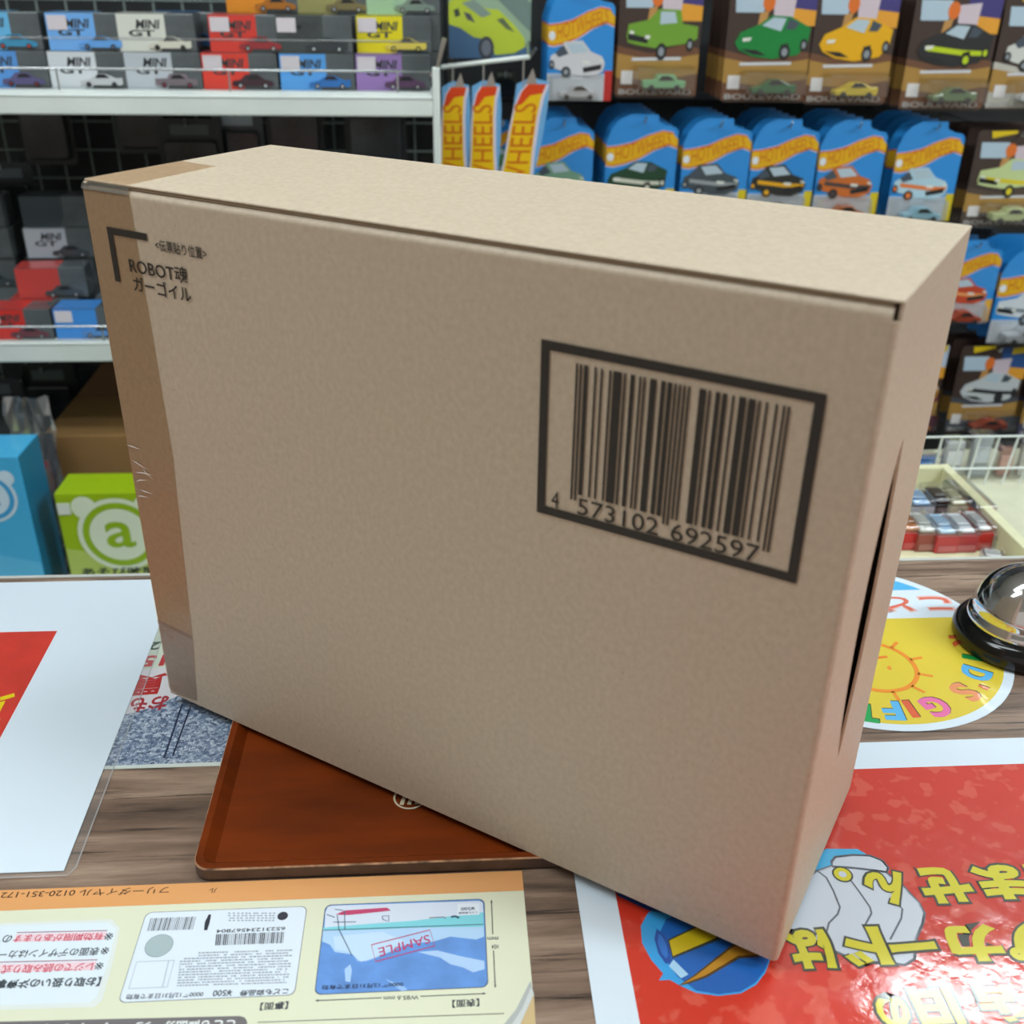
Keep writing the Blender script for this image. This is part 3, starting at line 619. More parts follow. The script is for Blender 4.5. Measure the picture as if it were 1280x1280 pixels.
st.poly('sun_nose', [(1108, 834), (1112, 832), (1115, 836), (1112, 838)], (238, 142, 40), 4); st.line('sun_eye', [(1092, 823), (1109, 821)], .0028, (238, 130, 40), 4)
for ch, u, v, c, h, w in (('K', 1206, 803, (214, 92, 50), .021, .015), ('I', 1221, 824, (24, 150, 70), .021, .0055), ('D', 1220, 843, (92, 180, 232), .021, .015), ("'", 1229, 860, (222, 120, 60), .007, .004), ('S', 1206, 866, (232, 146, 96), .022, .014), ('G', 1170, 884, (232, 112, 168), .022, .018), ('I', 1138, 887, (222, 96, 56), .019, .0055), ('F', 1115, 889, (92, 180, 232), .021, .014), ('T', 1085, 892, (24, 160, 80), .02, .014)):
    P = G(u, v); r = V((P.x - SC.x, P.y - SC.y, 0)).normalized(); X = V((r.y, -r.x, 0)); O = V((P.x - SC.x, P.y - SC.y, .0005)) - r * h / 2 - X * w / 2
    lettering('letter_outline', ch, O + V((.0008, .0008, .00008)), X * w, r * h, C((70, 50, 30)), st.root, bold=.045); lettering('sticker_letter', ch, O + V((0, 0, .00014)), X * w, r * h, C(c, .4, .5), st.root, bold=.045)

# ------------------------------------------------------------------ the call bell
bell = thing('call_bell', 'chrome desk bell on a black round base beside the round sticker', 'bell', (.614, .070, .0006))
MB().lathe([(0, 0), (.043, 0), (.0455, .002), (.0464, .006), (.0460, .011), (.0435, .0155), (.040, .0175), (.036, .0182), (0, .0182)], 64).build('base', mat('black_gloss_plastic', (14, 14, 15), .14, var=.1), bell, smooth=True)
pf = [(.0372, .0172), (.0382, .0180), (.0384, .0215), (.0372, .0245), (.0355, .0256), (.0352, .0275)]
for i in range(0, 15):
    a = math.radians(8 + 82 * i / 14); pf.append((.0362 * math.cos(a), .0245 + .040 * math.sin(a)))
MB().lathe(pf, 64).build('dome', CHROME, bell, smooth=True)
MB().lathe([(.0045, .0635), (.0045, .068), (.007, .069), (.0075, .072), (.006, .075), (0, .0755)], 24).build('plunger', CHROME, bell, smooth=True)

# ------------------------------------------------------------------ left shelving unit
YS = .92
zs1_ = B(300, 112, .95).z; zl1t = B(300, 118, YS).z; zl1b = B(300, 144.5, YS).z
zs2_ = B(60, 424, .95).z; zl2t = B(60, 427, YS).z; zl2b = B(60, 452, YS).z
XR = B(545, 150, YS).x
GL_Z = -.46
sh = None; so = V((XR - .6, 1.15, -.92))
def sbox(name, x0, y0, z0, x1, y1, z1, m, parent=None, bev=.001):
    o = MB().box(x0 - so.x, y0 - so.y, z0 - so.z, x1 - so.x, y1 - so.y, z1 - so.z).build(name, m, parent, bevel=bev)
    if parent is None: o.location = so
    return o
XL = XR - 1.2
for zt, zb2, zsf in ((zl1t, zl1b, zs1_), (zl2t, zl2b, zs2_)):
    b = sbox('shelf_board', XL, YS + .004, zsf - .012, XR - .004, 1.31, zsf - .0002, WHITE_STEEL)
    tag(b, 'white steel shelf board with wire guard carrying the %s row of boxed cars' % ('upper' if zsf == zs1_ else 'lower'), 'shelf')
    sbox('price_rail', XL, YS - .004, zb2, XR - .004, YS + .004, zt, WHITE_STEEL, b, .0025)
    sbox('rail_groove', XL, YS - .0046, zt - .0042, XR - .004, YS - .003, zt - .0034, mat('rail_shadow_grey', (150, 158, 156), .5), b, 0)
    for dz in (.026, .062):
        if zsf == zs2_ and dz > .05: continue
        MB().tube((XL - so.x, YS + .008 - so.y, zsf + dz - so.z), (XR - .006 - so.x, YS + .008 - so.y, zsf + dz - so.z), .0017, 8).build('guard_rod', STEEL if dz < .05 else clear('faint_guard_film', refl=.12, rough=.2), b, smooth=True)
    for i in range(6):
        xx = XL + .05 + i * .22; MB().tube((xx - so.x, YS + .008 - so.y, zsf - so.z), (xx - so.x, YS + .008 - so.y, zsf + .028 - so.z), .0014, 6).build('guard_upright', STEEL, b)
bdk = sbox('base_deck', XL, .62, -.92, XR - .006, 1.31, GL_Z - .0002, WHITE_STEEL); tag(bdk, 'white steel base deck under the shelves carrying the prize boxes', 'shelf')
zt_ = B(545, 84, YS).z
ps = tag(sbox('shelf_post', XR - .004, YS - .004, -.92, XR + .006, YS + .012, zt_, WHITE_STEEL, None, .002), 'white steel shelf post at the end of the boxed car shelves', 'post')
MB().prism([(XR - so.x, YS - .003 - so.y, zt_ - so.z - .004), (XR + .004 - so.x, YS - .003 - so.y, zt_ - so.z - .004), (XR + .016 - so.x, YS - .003 - so.y, zt_ + .034 - so.z), (XR + .010 - so.x, YS - .003 - so.y, zt_ + .036 - so.z)], (0, .012, 0)).build('bracket', STEEL, ps)
wb_ = tag(sbox('shelf_back_board', XL, 1.36, -.92, XR + .02, 1.375, 1.2, BLACK_PANEL, None, 0), kind='structure')  # black back board of the shelving unit
sbox('upright', XR - .002, 1.345, -.92, XR + .012, 1.36, 1.2, mat('dark_steel_upright', (44, 48, 50), .5), wb_)
# wire grid against the back board
wg = thing('wire_grid', 'grey-green wire grid panel fixed to the black back board behind the shelves', 'wire grid', (XR - .6, 1.33, -.3)); wo = V(wg.location)
GZ0 = GL_Z + .02
nx = 0
x = XL + .01
while x < XR - .01:
    MB().tube((x - wo.x, 0, GL_Z + .02 - wo.z), (x - wo.x, 0, 1.1 - wo.z), .0018, 6).build('wire', DARKWIRE, wg); x += .046
z = GL_Z + .03
while z < 1.1:
    MB().tube((XL - wo.x, -.003, z - wo.z), (XR - wo.x, -.003, z - wo.z), .0018, 6).build('wire', DARKWIRE, wg); z += .046
for xx in (-.5, .5): MB().tube((xx, 0, .3), (xx, .0298, .3), .003, 6).build('wall_clip', DARKWIRE, wg)

# ------------------------------------------------------------------ boxed die-cast cars
BW, BH, BD = .0985, .0452, .046
CLEARBOX = mat('smoky_window_plastic', (86, 92, 95), .16, var=.12, scale=25)
def side_car(parent, x0, x1, z0, c, y=-.0006, dark=(36, 38, 42), wheel=(170, 172, 176), style=0, prt='car_picture'):
    L = x1 - x0; h = L * .31
    prof = [[(0, .25), (.03, .5), (.2, .58), (.34, .98), (.62, 1), (.78, .62), (.97, .5), (1, .22), (.96, .14), (.04, .14)],
            [(0, .25), (.02, .42), (.22, .55), (.42, .92), (.6, .95), (.86, .62), (1, .66), (1, .2), (.95, .12), (.03, .12)],
            [(0, .2), (.0, .62), (.28, .66), (.36, 1), (.74, 1), (.8, .66), (1, .6), (1, .2), (.95, .14), (.04, .14)]][style % 3]
    o = MB().prism([(x0 + a * L, y, z0 + b * h) for a, b in prof], (0, -.0016, 0)).build(prt, C(c, .25, .5), parent)
    win = [(.36, .62), (.43, .9), (.6, .92), (.72, .64)]
    MB().poly([(x0 + a * L, y - .0018, z0 + b * h) for a, b in win]).build('window', C(dark, .15), o)
    for a in (.2, .8):
        m = MB(); m.prism([(px, y - .0010, pz) for px, pz in ell(x0 + a * L, z0 + .17 * h, h * .20, h * .20, 14)], (0, -.0010, 0)); w = m.build('wheel', C((28, 28, 30), .5), o)
        MB().poly([(px, y - .0022, pz) for px, pz in ell(x0 + a * L, z0 + .17 * h, h * .11, h * .11, 10)]).build('wheel', C(wheel, .3), o)
    return o
def diecast_box(xl, y, z, panel, car, label, text=True, sticker=False, rz=0, group='boxed toy cars on the shelves', wheel=(170, 172, 176), style=0, full=True, tc=(60, 62, 66)):
    t = thing('toy_car_box', label, 'toy box', (xl + BW / 2, y, z), rz, group)
    w = BW / 2
    MB().box(-w, 0, 0, w, BD, BH).build('window_box', CLEARBOX, t, bevel=.0012)
    pm = C(panel, .3, .4); k = -w + BW * .62; kb = -w + BW * .52
    p = MB().poly([(-w, -.0002, 0), (kb, -.0002, 0), (k, -.0002, BH * .32), (k, -.0002, BH - .0006), (-w, -.0002, BH - .0006)]).poly([(-w, 0, BH + .0002), (k, 0, BH + .0002), (k, BD, BH + .0002), (-w, BD, BH + .0002)]).build('colour_panel', pm, t)
    if full:
        if text:
            lettering('box_lettering', 'MINI', (-w + BW * .24, -.0005, BH * .60), (BW * .32, 0, 0), (0, 0, BH * .24), C(tc), p, bold=.03, shear=.2)
            lettering('box_lettering', 'GT', (-w + BW * .14, -.0005, BH * .40), (BW * .34, 0, 0), (0, 0, BH * .17), C(tc), p, bold=.03)
        side_car(t, -w + BW * .38, w - BW * .06, .0022, car, wheel=wheel, style=style)
    if sticker: MB().box(-w + .002, -.0010, BH * .55, -w + BW * .27, -.0004, BH * .93).build('price_sticker', C((216, 208, 214), .5), t)
    return t
def bx(u, v=88, y=.95): return B(u, v, y).x
lower = [(-36, (84, 150, 220), (88, 84, 130), 'blue panel and violet racing car', 0, 0, (150, 60, 66)), (62, (214, 220, 226), (200, 204, 208), 'white panel and silver supercar', 1, 0, (60, 62, 66)), (157, (188, 196, 204), (120, 110, 118), 'pale grey panel and dark racing car', 2, 0, (150, 50, 80)),
         (253, (222, 62, 48), (58, 34, 46), 'red panel and maroon coupe', 0, 1, (200, 204, 210)), (350, (84, 160, 230), (40, 112, 186), 'sky blue panel and blue coupe', 1, 1, (180, 184, 190)), (445, (150, 120, 180), (92, 66, 96), 'purple panel and plum coupe', 0, 1, (180, 180, 186))]
for i, (u, pc, cc, d, stl, sk, wh) in enumerate(lower):
    diecast_box(bx(u), .95, zs1_, pc, cc, 'boxed toy car with ' + d + ', bottom layer', sticker=bool(sk), style=stl, wheel=wh)
upper = [(-46, .95, (100, 180, 226), (52, 140, 180), 'turquoise panel and teal car with red wheels', 0, 0, (190, 80, 70)), (60, .95, (110, 172, 236), (96, 160, 226), 'light blue panel and sky blue racing car', 1, 1, (90, 110, 130)), (148, .95, (216, 218, 208), (214, 212, 196), 'off-white panel and cream coupe', 1, 0, (50, 50, 50)),
         (262, .95, (214, 58, 48), (150, 44, 50), 'red panel and striped maroon car', 0, 1, (180, 170, 170)), (345, .95, (60, 70, 70), (46, 56, 62), 'dark grey panel and dark green coupe', 1, 1, (190, 200, 204)), (446, .972, (226, 212, 28), (216, 198, 90), 'yellow panel and pale yellow coupe', 1, 1, (200, 190, 90))]
for u, y, pc, cc, d, stl, sk, wh in upper:
    diecast_box(B(u, 45, y).x, y, zs1_ + BH + .0004, pc, cc, 'boxed toy car with ' + d + ', upper layer', sticker=bool(sk), style=stl, wheel=wh)
# second row behind, three high
back3 = [(186, (60, 120, 180), 'blue'), (283, (216, 140, 30), 'orange'), (372, (150, 146, 90), 'olive'), (458, (150, 186, 160), 'pale green')]
for u, pc, d in back3:
    for k in range(3 if d != 'blue' else 2):
        top_ = (k == (2 if d != 'blue' else 1)); q = pc if top_ else (90, 94, 98)
        diecast_box(B(u, 5, 1.005).x, 1.005, zs1_ + k * (BH + .0004), q, q if not top_ else (int(pc[0] * .8), int(pc[1] * .75), int(pc[2] * .8)),
                    ('boxed toy car with %s panel on top of the rear stack' % d) if top_ else 'grey boxed toy car, %s in the rear stack topped by the %s box' % (('lowest', 'second')[k], d), full=top_, text=top_ and d != 'orange', group='boxed toy cars on the shelves')
# lower shelf: front row, tumbled reds, dark stacks behind
diecast_box(bx(-22, 405), .95, zs2_, (206, 52, 46), (110, 62, 72), 'boxed toy car with red panel and white sticker on the lower shelf front', sticker=True)
diecast_box(bx(68, 405), .952, zs2_, (66, 142, 220), (90, 140, 200), 'boxed toy car with bright blue panel on the lower shelf front', sticker=True, text=False, style=2)
diecast_box(bx(14, 378, 1.005), 1.005, zs2_, (210, 60, 52), (70, 76, 80), 'boxed toy car with red panel behind the front red box on lower shelf', rz=.05, text=False)
diecast_box(bx(24, 362, 1.007), 1.007, zs2_ + BH + .0004, (196, 70, 66), (70, 76, 80), 'boxed toy car with faded red panel tilted on the red lower-shelf box', rz=.09, text=False)
diecast_box(bx(118, 378, 1.005), 1.012, zs2_, (96, 104, 110), (150, 156, 162), 'boxed toy car with grey panel and silver car behind the bright blue box', text=False)
gk = [(58, 70, 78), (74, 84, 92), (66, 76, 82), (84, 90, 98)]
for j, (u, n) in enumerate(((-64, 4), (38, 4), (132, 4), (222, 3))):
    for k in range(n):
        wht = (j == 1 and k == 2) or (j == 0 and k == 1)
        diecast_box(B(u, 340, 1.066).x + random.uniform(-.004, .004), 1.066 + random.uniform(0, .006), zs2_ + k * (BH + .0004), (176, 184, 194) if wht else gk[(j + k) % 4], (60, 70, 78),
                    ('grey boxed toy car, %s up in the %s' % (('first', 'second', 'third', 'fourth')[k], ('outermost lower-shelf stack', 'stack beside the outermost lower-shelf one', 'stack behind the bright blue box', 'stack beyond the bright blue box')[j])) if not wht else ('boxed toy car with pale panel third up in the lower-shelf stack' if j == 1 else 'boxed toy car with pale panel second up in the lower-shelf stack'), text=wht, rz=random.uniform(-.05, .05), full=wht)

# ------------------------------------------------------------------ dark packs hanging on the grid
def pack(x, y, z, w, h, c, label, cat='pack', tilt=0, glint=True, group='dark packs hanging on the wire grid', wall=1.33):
    t = thing('hanging_pack', label, cat, (x, y, z), tilt, group)
    MB().prism([(px, 0, pz) for px, pz in rrect(-w / 2, 0, w / 2, h, .006)], (0, .001, 0)).build('header_card', C(c, .4), t)
    MB().prism([(px, 0, pz) for px, pz in rrect(-w * .42, h * .08, w * .42, h * .72, .008)], (0, -.014, 0)).build('plastic_bubble', mat('dark_smoked_plastic', (38, 42, 46), .12, var=.3, scale=20), t, bevel=.003)
    MB().box(-w * .3, -.0008, h * .78, w * .3, -.0001, h * .92).build('printed_label', C(tuple(min(255, int(q * 1.9) + 14) for q in c), .4), t)
    MB().tube((0, -.02, h - .008), (0, wall - y, h - .008), .0016, 6).build('hanging_hook', STEEL, t)
    MB().tube((0, -.02, h - .008), (0, -.026, h + .001), .0016, 6).build('hook_tip', STEEL, t)
    return t
pc_ = [(30, 34, 38), (40, 46, 52), (34, 40, 40), (48, 50, 58), (26, 28, 34)]
hp = [(66, 206), (178, 196), (246, 240), (300, 232), (372, 206), (470, 214), (24, 292)]
for i, (u, vb) in enumerate(hp):
    P = B(u, vb, 1.24); cc = (92, 97, 103) if i == 3 else pc_[i % 5]
    pack(P.x, 1.24 + (i % 2) * .035, P.z, .082 + .01 * (i % 3), .115, cc, '%s hanging blister pack on the wire grid %s' % (('charcoal', 'slate', 'green-black', 'mid-grey', 'inky', 'blackish', 'dark slate')[i], ('below the silver boxed car', 'below the cream boxed car', 'beside the mid-grey pack', 'below the red boxed cars', 'below the sky blue boxed car', 'nearest the shelf post', 'just above the lower shelf stacks')[i]))
for i, (u, vb) in enumerate(((10, 560), (70, 548), (128, 530))):
    P = B(u, vb, 1.16); pack(P.x, 1.16 + .02 * i, P.z, .09, .13, pc_[(i + 1) % 5], 'dark hanging blister pack below the lower shelf, ' + ('beside the clear bag', 'above the brown carton', 'behind the brown carton flap')[i])

# ------------------------------------------------------------------ prize boxes on the base deck
def logo_box(xl, xr, yf, yb, z1, main, dark, pale, label, cx, cz, r, at_c):
    w = xr - xl; t = thing('prize_box', label, 'box', ((xl + xr) / 2, yf, GL_Z)); H = z1 - GL_Z
    MB().box(-w / 2, 0, 0, w / 2, yb - yf, H).build('box_body', C(main, .35), t, bevel=.0015)
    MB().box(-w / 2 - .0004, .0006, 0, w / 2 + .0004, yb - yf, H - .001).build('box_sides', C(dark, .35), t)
    MB().poly([(-w / 2 + .001, -.0003, 0), (w / 2 - .001, -.0003, 0), (w / 2 - .001, -.0003, H * .42), (-w / 2 + .001, -.0003, H * .62)]).build('pale_lower_panel', C(pale, .35), t)
    cx -= t.location.x; cz -= GL_Z; y = -.0006
    e = MB()
    for sx in (-1, 1): e.poly([(a, y, b) for a, b in ell(cx + sx * r * .74, cz + r * .76, r * .30, r * .30, 20)])
    e.poly([(a, y - .0001, b) for a, b in ell(cx, cz, r, r, 40)]); e.build('logo_disc', C((226, 234, 208) if at_c[1] > at_c[2] else (206, 226, 240), .4), t)
    m = MB()
    for qd in stroke(ell(cx, cz, r * .80, r * .80, 40), r * .16, True): m.poly([(q.x, y - .0004, q.y) for q in qd])
    m.build('logo_ring', C(at_c, .4), t)
    lettering('logo_letter', 'a', (cx - r * .34, y - .0004, cz - r * .36), (r * .70, 0, 0), (0, 0, r * .72), C(at_c, .4), t, bold=.014)
    return t
zg = B(67, 617, .8).z; xg = B(67, 617, .8).x; yg = G(78, 592, zg).y
P = B(150, 668, .8); rr_ = B(202, 668, .8).x - P.x
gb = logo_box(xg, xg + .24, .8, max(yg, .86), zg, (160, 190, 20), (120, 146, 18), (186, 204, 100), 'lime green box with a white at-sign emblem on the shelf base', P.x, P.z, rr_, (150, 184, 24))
P = B(80, 636, .8); MB().box(P.x - .009 - gb.location.x, -.0016, P.z - .009 - GL_Z, P.x + .009 - gb.location.x, -.0003, P.z + .009 - GL_Z).build('price_sticker', C((222, 226, 214)), gb)
P = B(145, 713, .8)
lettering('box_lettering', 'あそび時間', (P.x - .05 - gb.location.x, -.0008, P.z - .008 - GL_Z), (.11, 0, 0), (0, 0, .014), C((60, 70, 60)), gb, bold=.02)
zb2_ = B(10, 571, .8).z; xb = B(22, 571, .8).x; yb2 = G(40, 550, zb2_).y
P = B(-14, 622, .8); rr_ = B(22, 622, .8).x - P.x
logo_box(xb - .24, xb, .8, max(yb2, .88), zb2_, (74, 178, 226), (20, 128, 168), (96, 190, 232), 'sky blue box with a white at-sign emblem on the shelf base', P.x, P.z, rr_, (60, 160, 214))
# opened brown carton behind them
zc = B(80, 545, .98).z; xc0 = B(52, 545, .98).x
bc = thing('brown_carton', 'dim brown cardboard carton with a raised flap behind the lime green box', 'carton', (xc0 + .12, .98, GL_Z)); Hc = zc - GL_Z
KD = mat('dull_brown_board', (150, 112, 66), .7, var=.06, scale=14)
MB().box(-.12, 0, 0, .12, .17, Hc).build('body', KD, bc, bevel=.002)
MB().prism([(-.118, .165, Hc), (.118, .165, Hc), (.10, .185, Hc + .055), (-.07, .185, Hc + .055)], (0, .003, 0)).build('flap', mat('dull_brown_board_inside', (110, 78, 48), .8, var=.06), bc)
MB().poly([(-.12, -.0004, Hc * .62), (.12, -.0004, Hc * .62), (.12, -.0004, Hc * .70), (-.12, -.0004, Hc * .70)]).build('tape', clear('dull_tape', tint=(240, 220, 190), refl=.1), bc)
# clear bag squeezed between the two prize boxes
P0 = B(40, 560, .9); P1_ = B(60, 718, .9)
cb = thing('clear_bag', 'crumpled clear plastic bag between the sky blue and lime green boxes', 'bag', ((P0.x + P1_.x) / 2, .93, GL_Z))
m_ = MB(); nn = 9
for i in range(nn + 1):
    for j in range(13):
        m_.v.append((-.034 + .068 * i / nn + random.uniform(-.004, .004), random.uniform(-.008, .008), (P0.z + .07 - GL_Z) * j / 12))
for i in range(nn):
    for j in range(12): a = i * 13 + j; m_.f.append((a, a + 13, a + 14, a + 1))
m_.build('crumpled_film', clear('crumpled_bag_film', refl=.3, rough=.12, haze=.12), cb)
MB().box(-.022, .012, .02, .022, .03, P0.z - GL_Z).build('contents', mat('dark_bag_contents', (44, 48, 62), .5, var=.5, scale=40), cb, bevel=.004)
MB().box(-.012, .006, P0.z - .09 - GL_Z, .014, .013, P0.z - .04 - GL_Z).build('red_tag', C((150, 54, 60)), cb)

# ------------------------------------------------------------------ right-hand card display
XB0, XB1 = XR + .03, 1.95
co_ = V(((XB0 + XB1) / 2, 1.38, -.92))
cbp = tag(MB().box(XB0 - co_.x, 0, 0, XB1 - co_.x, .02, 2.3).build('wall_behind_cards', BLACK_PANEL), kind='structure'); cbp.location = co_
for i in range(10):
    zz = .45 + i * .18; MB().box(XB0 - co_.x, -.008, zz, XB1 - co_.x, 0, zz + .012).build('slat_bar', mat('dark_slat_bar', (40, 43, 46), .45), cbp)
CARS = {
 'hatch': dict(body=[(0, .32), (.02, .58), (.14, .68), (.26, .96), (.58, 1), (.74, .70), (.94, .58), (1, .38), (.96, .16), (.76, .02), (.5, .04), (.34, .12), (.12, .22)], glass=[[(.30, .90), (.56, .94), (.70, .70), (.40, .64)], [(.10, .66), (.24, .88), (.34, .64), (.16, .54)]], dark=[[(.60, .26), (.94, .36), (.93, .22), (.62, .12)]], lights=[[(.60, .46), (.74, .44), (.72, .36), (.60, .38)], [(.90, .52), (.98, .48), (.97, .42), (.90, .46)]], wheels=[(.30, .14, .085, .15), (.04, .34, .05, .12)]),
 'wedge': dict(body=[(0, .40), (.06, .62), (.30, .80), (.46, 1), (.72, .98), (.90, .82), (1, .74), (.98, .40), (.86, .14), (.52, .04), (.24, .10), (.06, .24)], glass=[[(.34, .78), (.48, .96), (.66, .94), (.60, .66)], [(.70, .94), (.84, .84), (.78, .70), (.66, .70)]], dark=[[(.08, .26), (.26, .14), (.44, .12), (.30, .24)], [(.62, .12), (.74, .16), (.72, .40), (.62, .36)]], lights=[[(.10, .50), (.22, .52), (.20, .44), (.10, .42)]], wheels=[(.68, .20, .075, .17), (.93, .36, .05, .14)]),
 'truck': dict(body=[(0, .44), (.02, .70), (.30, .80), (.44, 1.04), (.74, 1.02), (.78, .72), (1, .66), (1, .40), (.90, .30), (.60, .22), (.40, .18), (.16, .24), (.02, .30)], glass=[[(.46, .98), (.66, .98), (.70, .74), (.46, .70)]], dark=[[(.02, .50), (.30, .40), (.30, .28), (.02, .36)]], lights=[[(.04, .56), (.10, .55), (.10, .48), (.04, .49)], [(.26, .46), (.33, .46), (.33, .38), (.26, .38)]], wheels=[(.50, .10, .075, .19), (.90, .26, .05, .15)])}
BAND = [(-.0, .675), (.14, .685), (.36, .72), (.58, .79), (.78, .835), (.92, .82), (1.0, .765), (1.0, .69), (.86, .725), (.68, .675), (.46, .585), (.26, .535), (.10, .51), (0, .52)]
def car_art(t, w, h, fx0, fz0, fx1, fz1, kind, c, acc=None, y0=-.0012):
    k = CARS[kind]; T = lambda a, b: (-w / 2 + w * (fx0 + (fx1 - fx0) * a), h * (fz0 + (fz1 - fz0) * b))
    o = MB().prism([(T(a, b)[0], y0, T(a, b)[1]) for a, b in k['body']], (0, -.0003, 0)).build('car_picture', C(c, .35), t)
    for i, pg in enumerate(k['glass']): MB().poly([(T(a, b)[0], y0 - .0005, T(a, b)[1]) for a, b in pg]).build('picture_window', C((178, 196, 208) if i == 0 else (70, 80, 92), .35), o)
    for pg in k['dark']: MB().poly([(T(a, b)[0], y0 - .0005, T(a, b)[1]) for a, b in pg]).build('picture_grille', C((30, 32, 36), .35), o)
    for pg in k['lights']: MB().poly([(T(a, b)[0], y0 - .0006, T(a, b)[1]) for a, b in pg]).build('picture_headlight', C((220, 222, 214), .35), o)
    for a, b, rx, rz in k['wheels']:
        MB().poly([(px, y0 - .0007, pz) for px, pz in [T(q, s_) for q, s_ in ell(a, b, rx, rz, 16)]]).build('picture_wheel', C((34, 35, 38), .35), o)
        MB().poly([(px, y0 - .0008, pz) for px, pz in [T(q, s_) for q, s_ in ell(a, b, rx * .55, rz * .55, 12)]]).build('picture_wheel', C(acc or (140, 146, 152), .35), o)
    lo = [T(.12, .52), T(.62, .42), T(.98, .40), T(.95, .30), T(.62, .30), T(.12, .40)]
    if acc: MB().poly([(px, y0 - .0005, pz) for px, pz in lo]).build('picture_stripe', C(acc, .35), o)
    return o
def toy_car(t, cx, z, L, c, y0, style):
    prof = [[(0, .25), (.03, .5), (.2, .58), (.34, .98), (.62, 1), (.78, .62), (.97, .5), (1, .22), (.96, .14), (.04, .14)], [(0, .25), (.02, .42), (.22, .55), (.42, .92), (.6, .95), (.86, .62), (1, .66), (1, .2), (.95, .12), (.03, .12)], [(0, .2), (.0, .62), (.28, .66), (.36, 1), (.74, 1), (.8, .66), (1, .6), (1, .2), (.95, .14), (.04, .14)]][style % 3]
    hh = L * .34; o = MB().prism([(cx - L / 2 + a * L, y0, z + b * hh) for a, b in prof], (0, -.022, 0)).build('toy_car_body', C(c, .2, .6), t, bevel=.0014)
    MB().prism([(cx - L / 2 + a * L, y0 - .0225, z + b * hh) for a, b in [(.36, .62), (.43, .9), (.6, .92), (.74, .64)]], (0, -.0006, 0)).build('window', C((30, 34, 40), .1), o)
    for a in (.2, .8): MB().tube((cx - L / 2 + a * L, y0 + .001, z + hh * .16), (cx - L / 2 + a * L, y0 - .0245, z + hh * .16), hh * .19, 12).build('wheel', C((40, 42, 46), .4), o)
    return o
def blister(t, x0, x1, z0, z1, d):
    m = MB(); s = .004
    f = [(x0, z0), (x1, z0), (x1, z1), (x0, z1)]; g = [(x0 + s, z0 + s), (x1 - s, z0 + s), (x1 - s, z1 - s), (x0 + s, z1 - s)]
    m.v = [(a, -.0012, b) for a, b in f] + [(a, -d, b) for a, b in g]; m.f = [(4, 5, 6, 7)] + [(i, (i + 1) % 4, 4 + (i + 1) % 4, 4 + i) for i in range(4)]
    return m.build('clear_blister', CLEAR, t)
def hook(x, z, y_from, y_to, label):
    t = thing('display_hook', label, 'hook', (x, y_to, z), 0, 'steel hooks on the black wall')
    MB().tube((0, y_from - y_to, 0), (0, 0, 0), .0018, 6).build('rod', STEEL, t); MB().tube((0, y_from - y_to, 0), (0, y_from - y_to - .006, .008), .0018, 6).build('hook_tip', STEEL, t)
def mainline(x, y, z, w, h, kind, c, label, acc=None, toy=None, strip=(216, 190, 30), group=None, front=True):
    t = thing('toy_car_card', label, 'toy card', (x, y, z), 0, group)
    out = [(px / w + .5, pz / h) for px, pz in rrect(-w / 2, 0, w / 2, h * .985, .006)]
    shp = rrect(-w / 2, 0, w / 2, h * .84, .004)
    shp = [(-w / 2, .004), (-w / 2, h * .74), (-w * .44, h * .86), (-w * .34, h * .95), (-w * .18, h), (w * .20, h), (w * .22, h * .93), (w * .30, h * .90), (w * .46, h * .88), (w / 2, h * .84), (w / 2, .004), (w / 2 - .004, 0), (-w / 2 + .004, 0)]
    MB().prism([(a, 0, b) for a, b in shp], (0, .0008, 0)).build('card_back', C((38, 138, 214), .35, .3), t)
    T = lambda a, b: (-w / 2 + w * a, h * b)
    cz = sum(b for a, b in BAND) / len(BAND)
    if front:
        wb = [(a, b + (.018 if i < 6 else -.024)) for i, (a, b) in enumerate(BAND)]
        MB().poly([(T(a, b)[0], -.0004, T(a, b)[1]) for a, b in wb]).build('band_edge', C((206, 206, 222), .35), t)
    rb = [(a, b + (.012 if i < 6 else -.012)) for i, (a, b) in enumerate(BAND)]
    MB().poly([(T(a, b)[0], -.0006, T(a, b)[1]) for a, b in rb]).build('flame_band_edge', C((214, 70, 28), .35), t)
    fb = MB().poly([(T(a, b)[0], -.0008, T(a, b)[1]) for a, b in BAND]).build('flame_band', C((226, 172, 18), .35), t)
    if front:
        for s_, a0, b0, aw, bh, rise in (('HOT', .13, .55, .28, .135, .05), ('WHEELS', .42, .605, .48, .135, .10)):
            lettering('brand_lettering', s_, (T(a0, b0)[0], -.0010, T(a0, b0)[1]), (w * aw, 0, h * rise), (0, 0, h * bh), C((206, 112, 14), .35), fb, bold=.0)
        MB().poly([(px, -.0011, pz) for px, pz in [T(a, b) for a, b in ell(.06, .59, .05, .04, 14)]]).build('round_badge', C((222, 226, 234), .35), t)
        car_art(t, w, h, .03, .22, .88, .55, kind, c, acc)
        MB().poly([(T(a, b)[0], -.0004, T(a, b)[1]) for a, b in ((.0, .0), (.88, 0), (.88, .25), (.0, .25))]).build('white_panel', C((206, 210, 216), .35), t)
        MB().poly([(T(a, b)[0], -.0005, T(a, b)[1]) for a, b in ((.88, .0), (1, 0), (1, .28), (.88, .28))]).build('colour_strip', C(strip, .35), t)
        toy_car(t, -w * .04, h * .03, w * .60, toy or c, -.004, {'hatch': 0, 'wedge': 1, 'truck': 2}[kind])
    blister(t, -w * .48, w * .36, h * .012, h * .245, .029)
    if front: hook(x, z + h * .935, y - .012, 1.38, 'thin steel hook holding the ' + label.split(' with ', 1)[-1].replace('a ', '', 1))
    return t
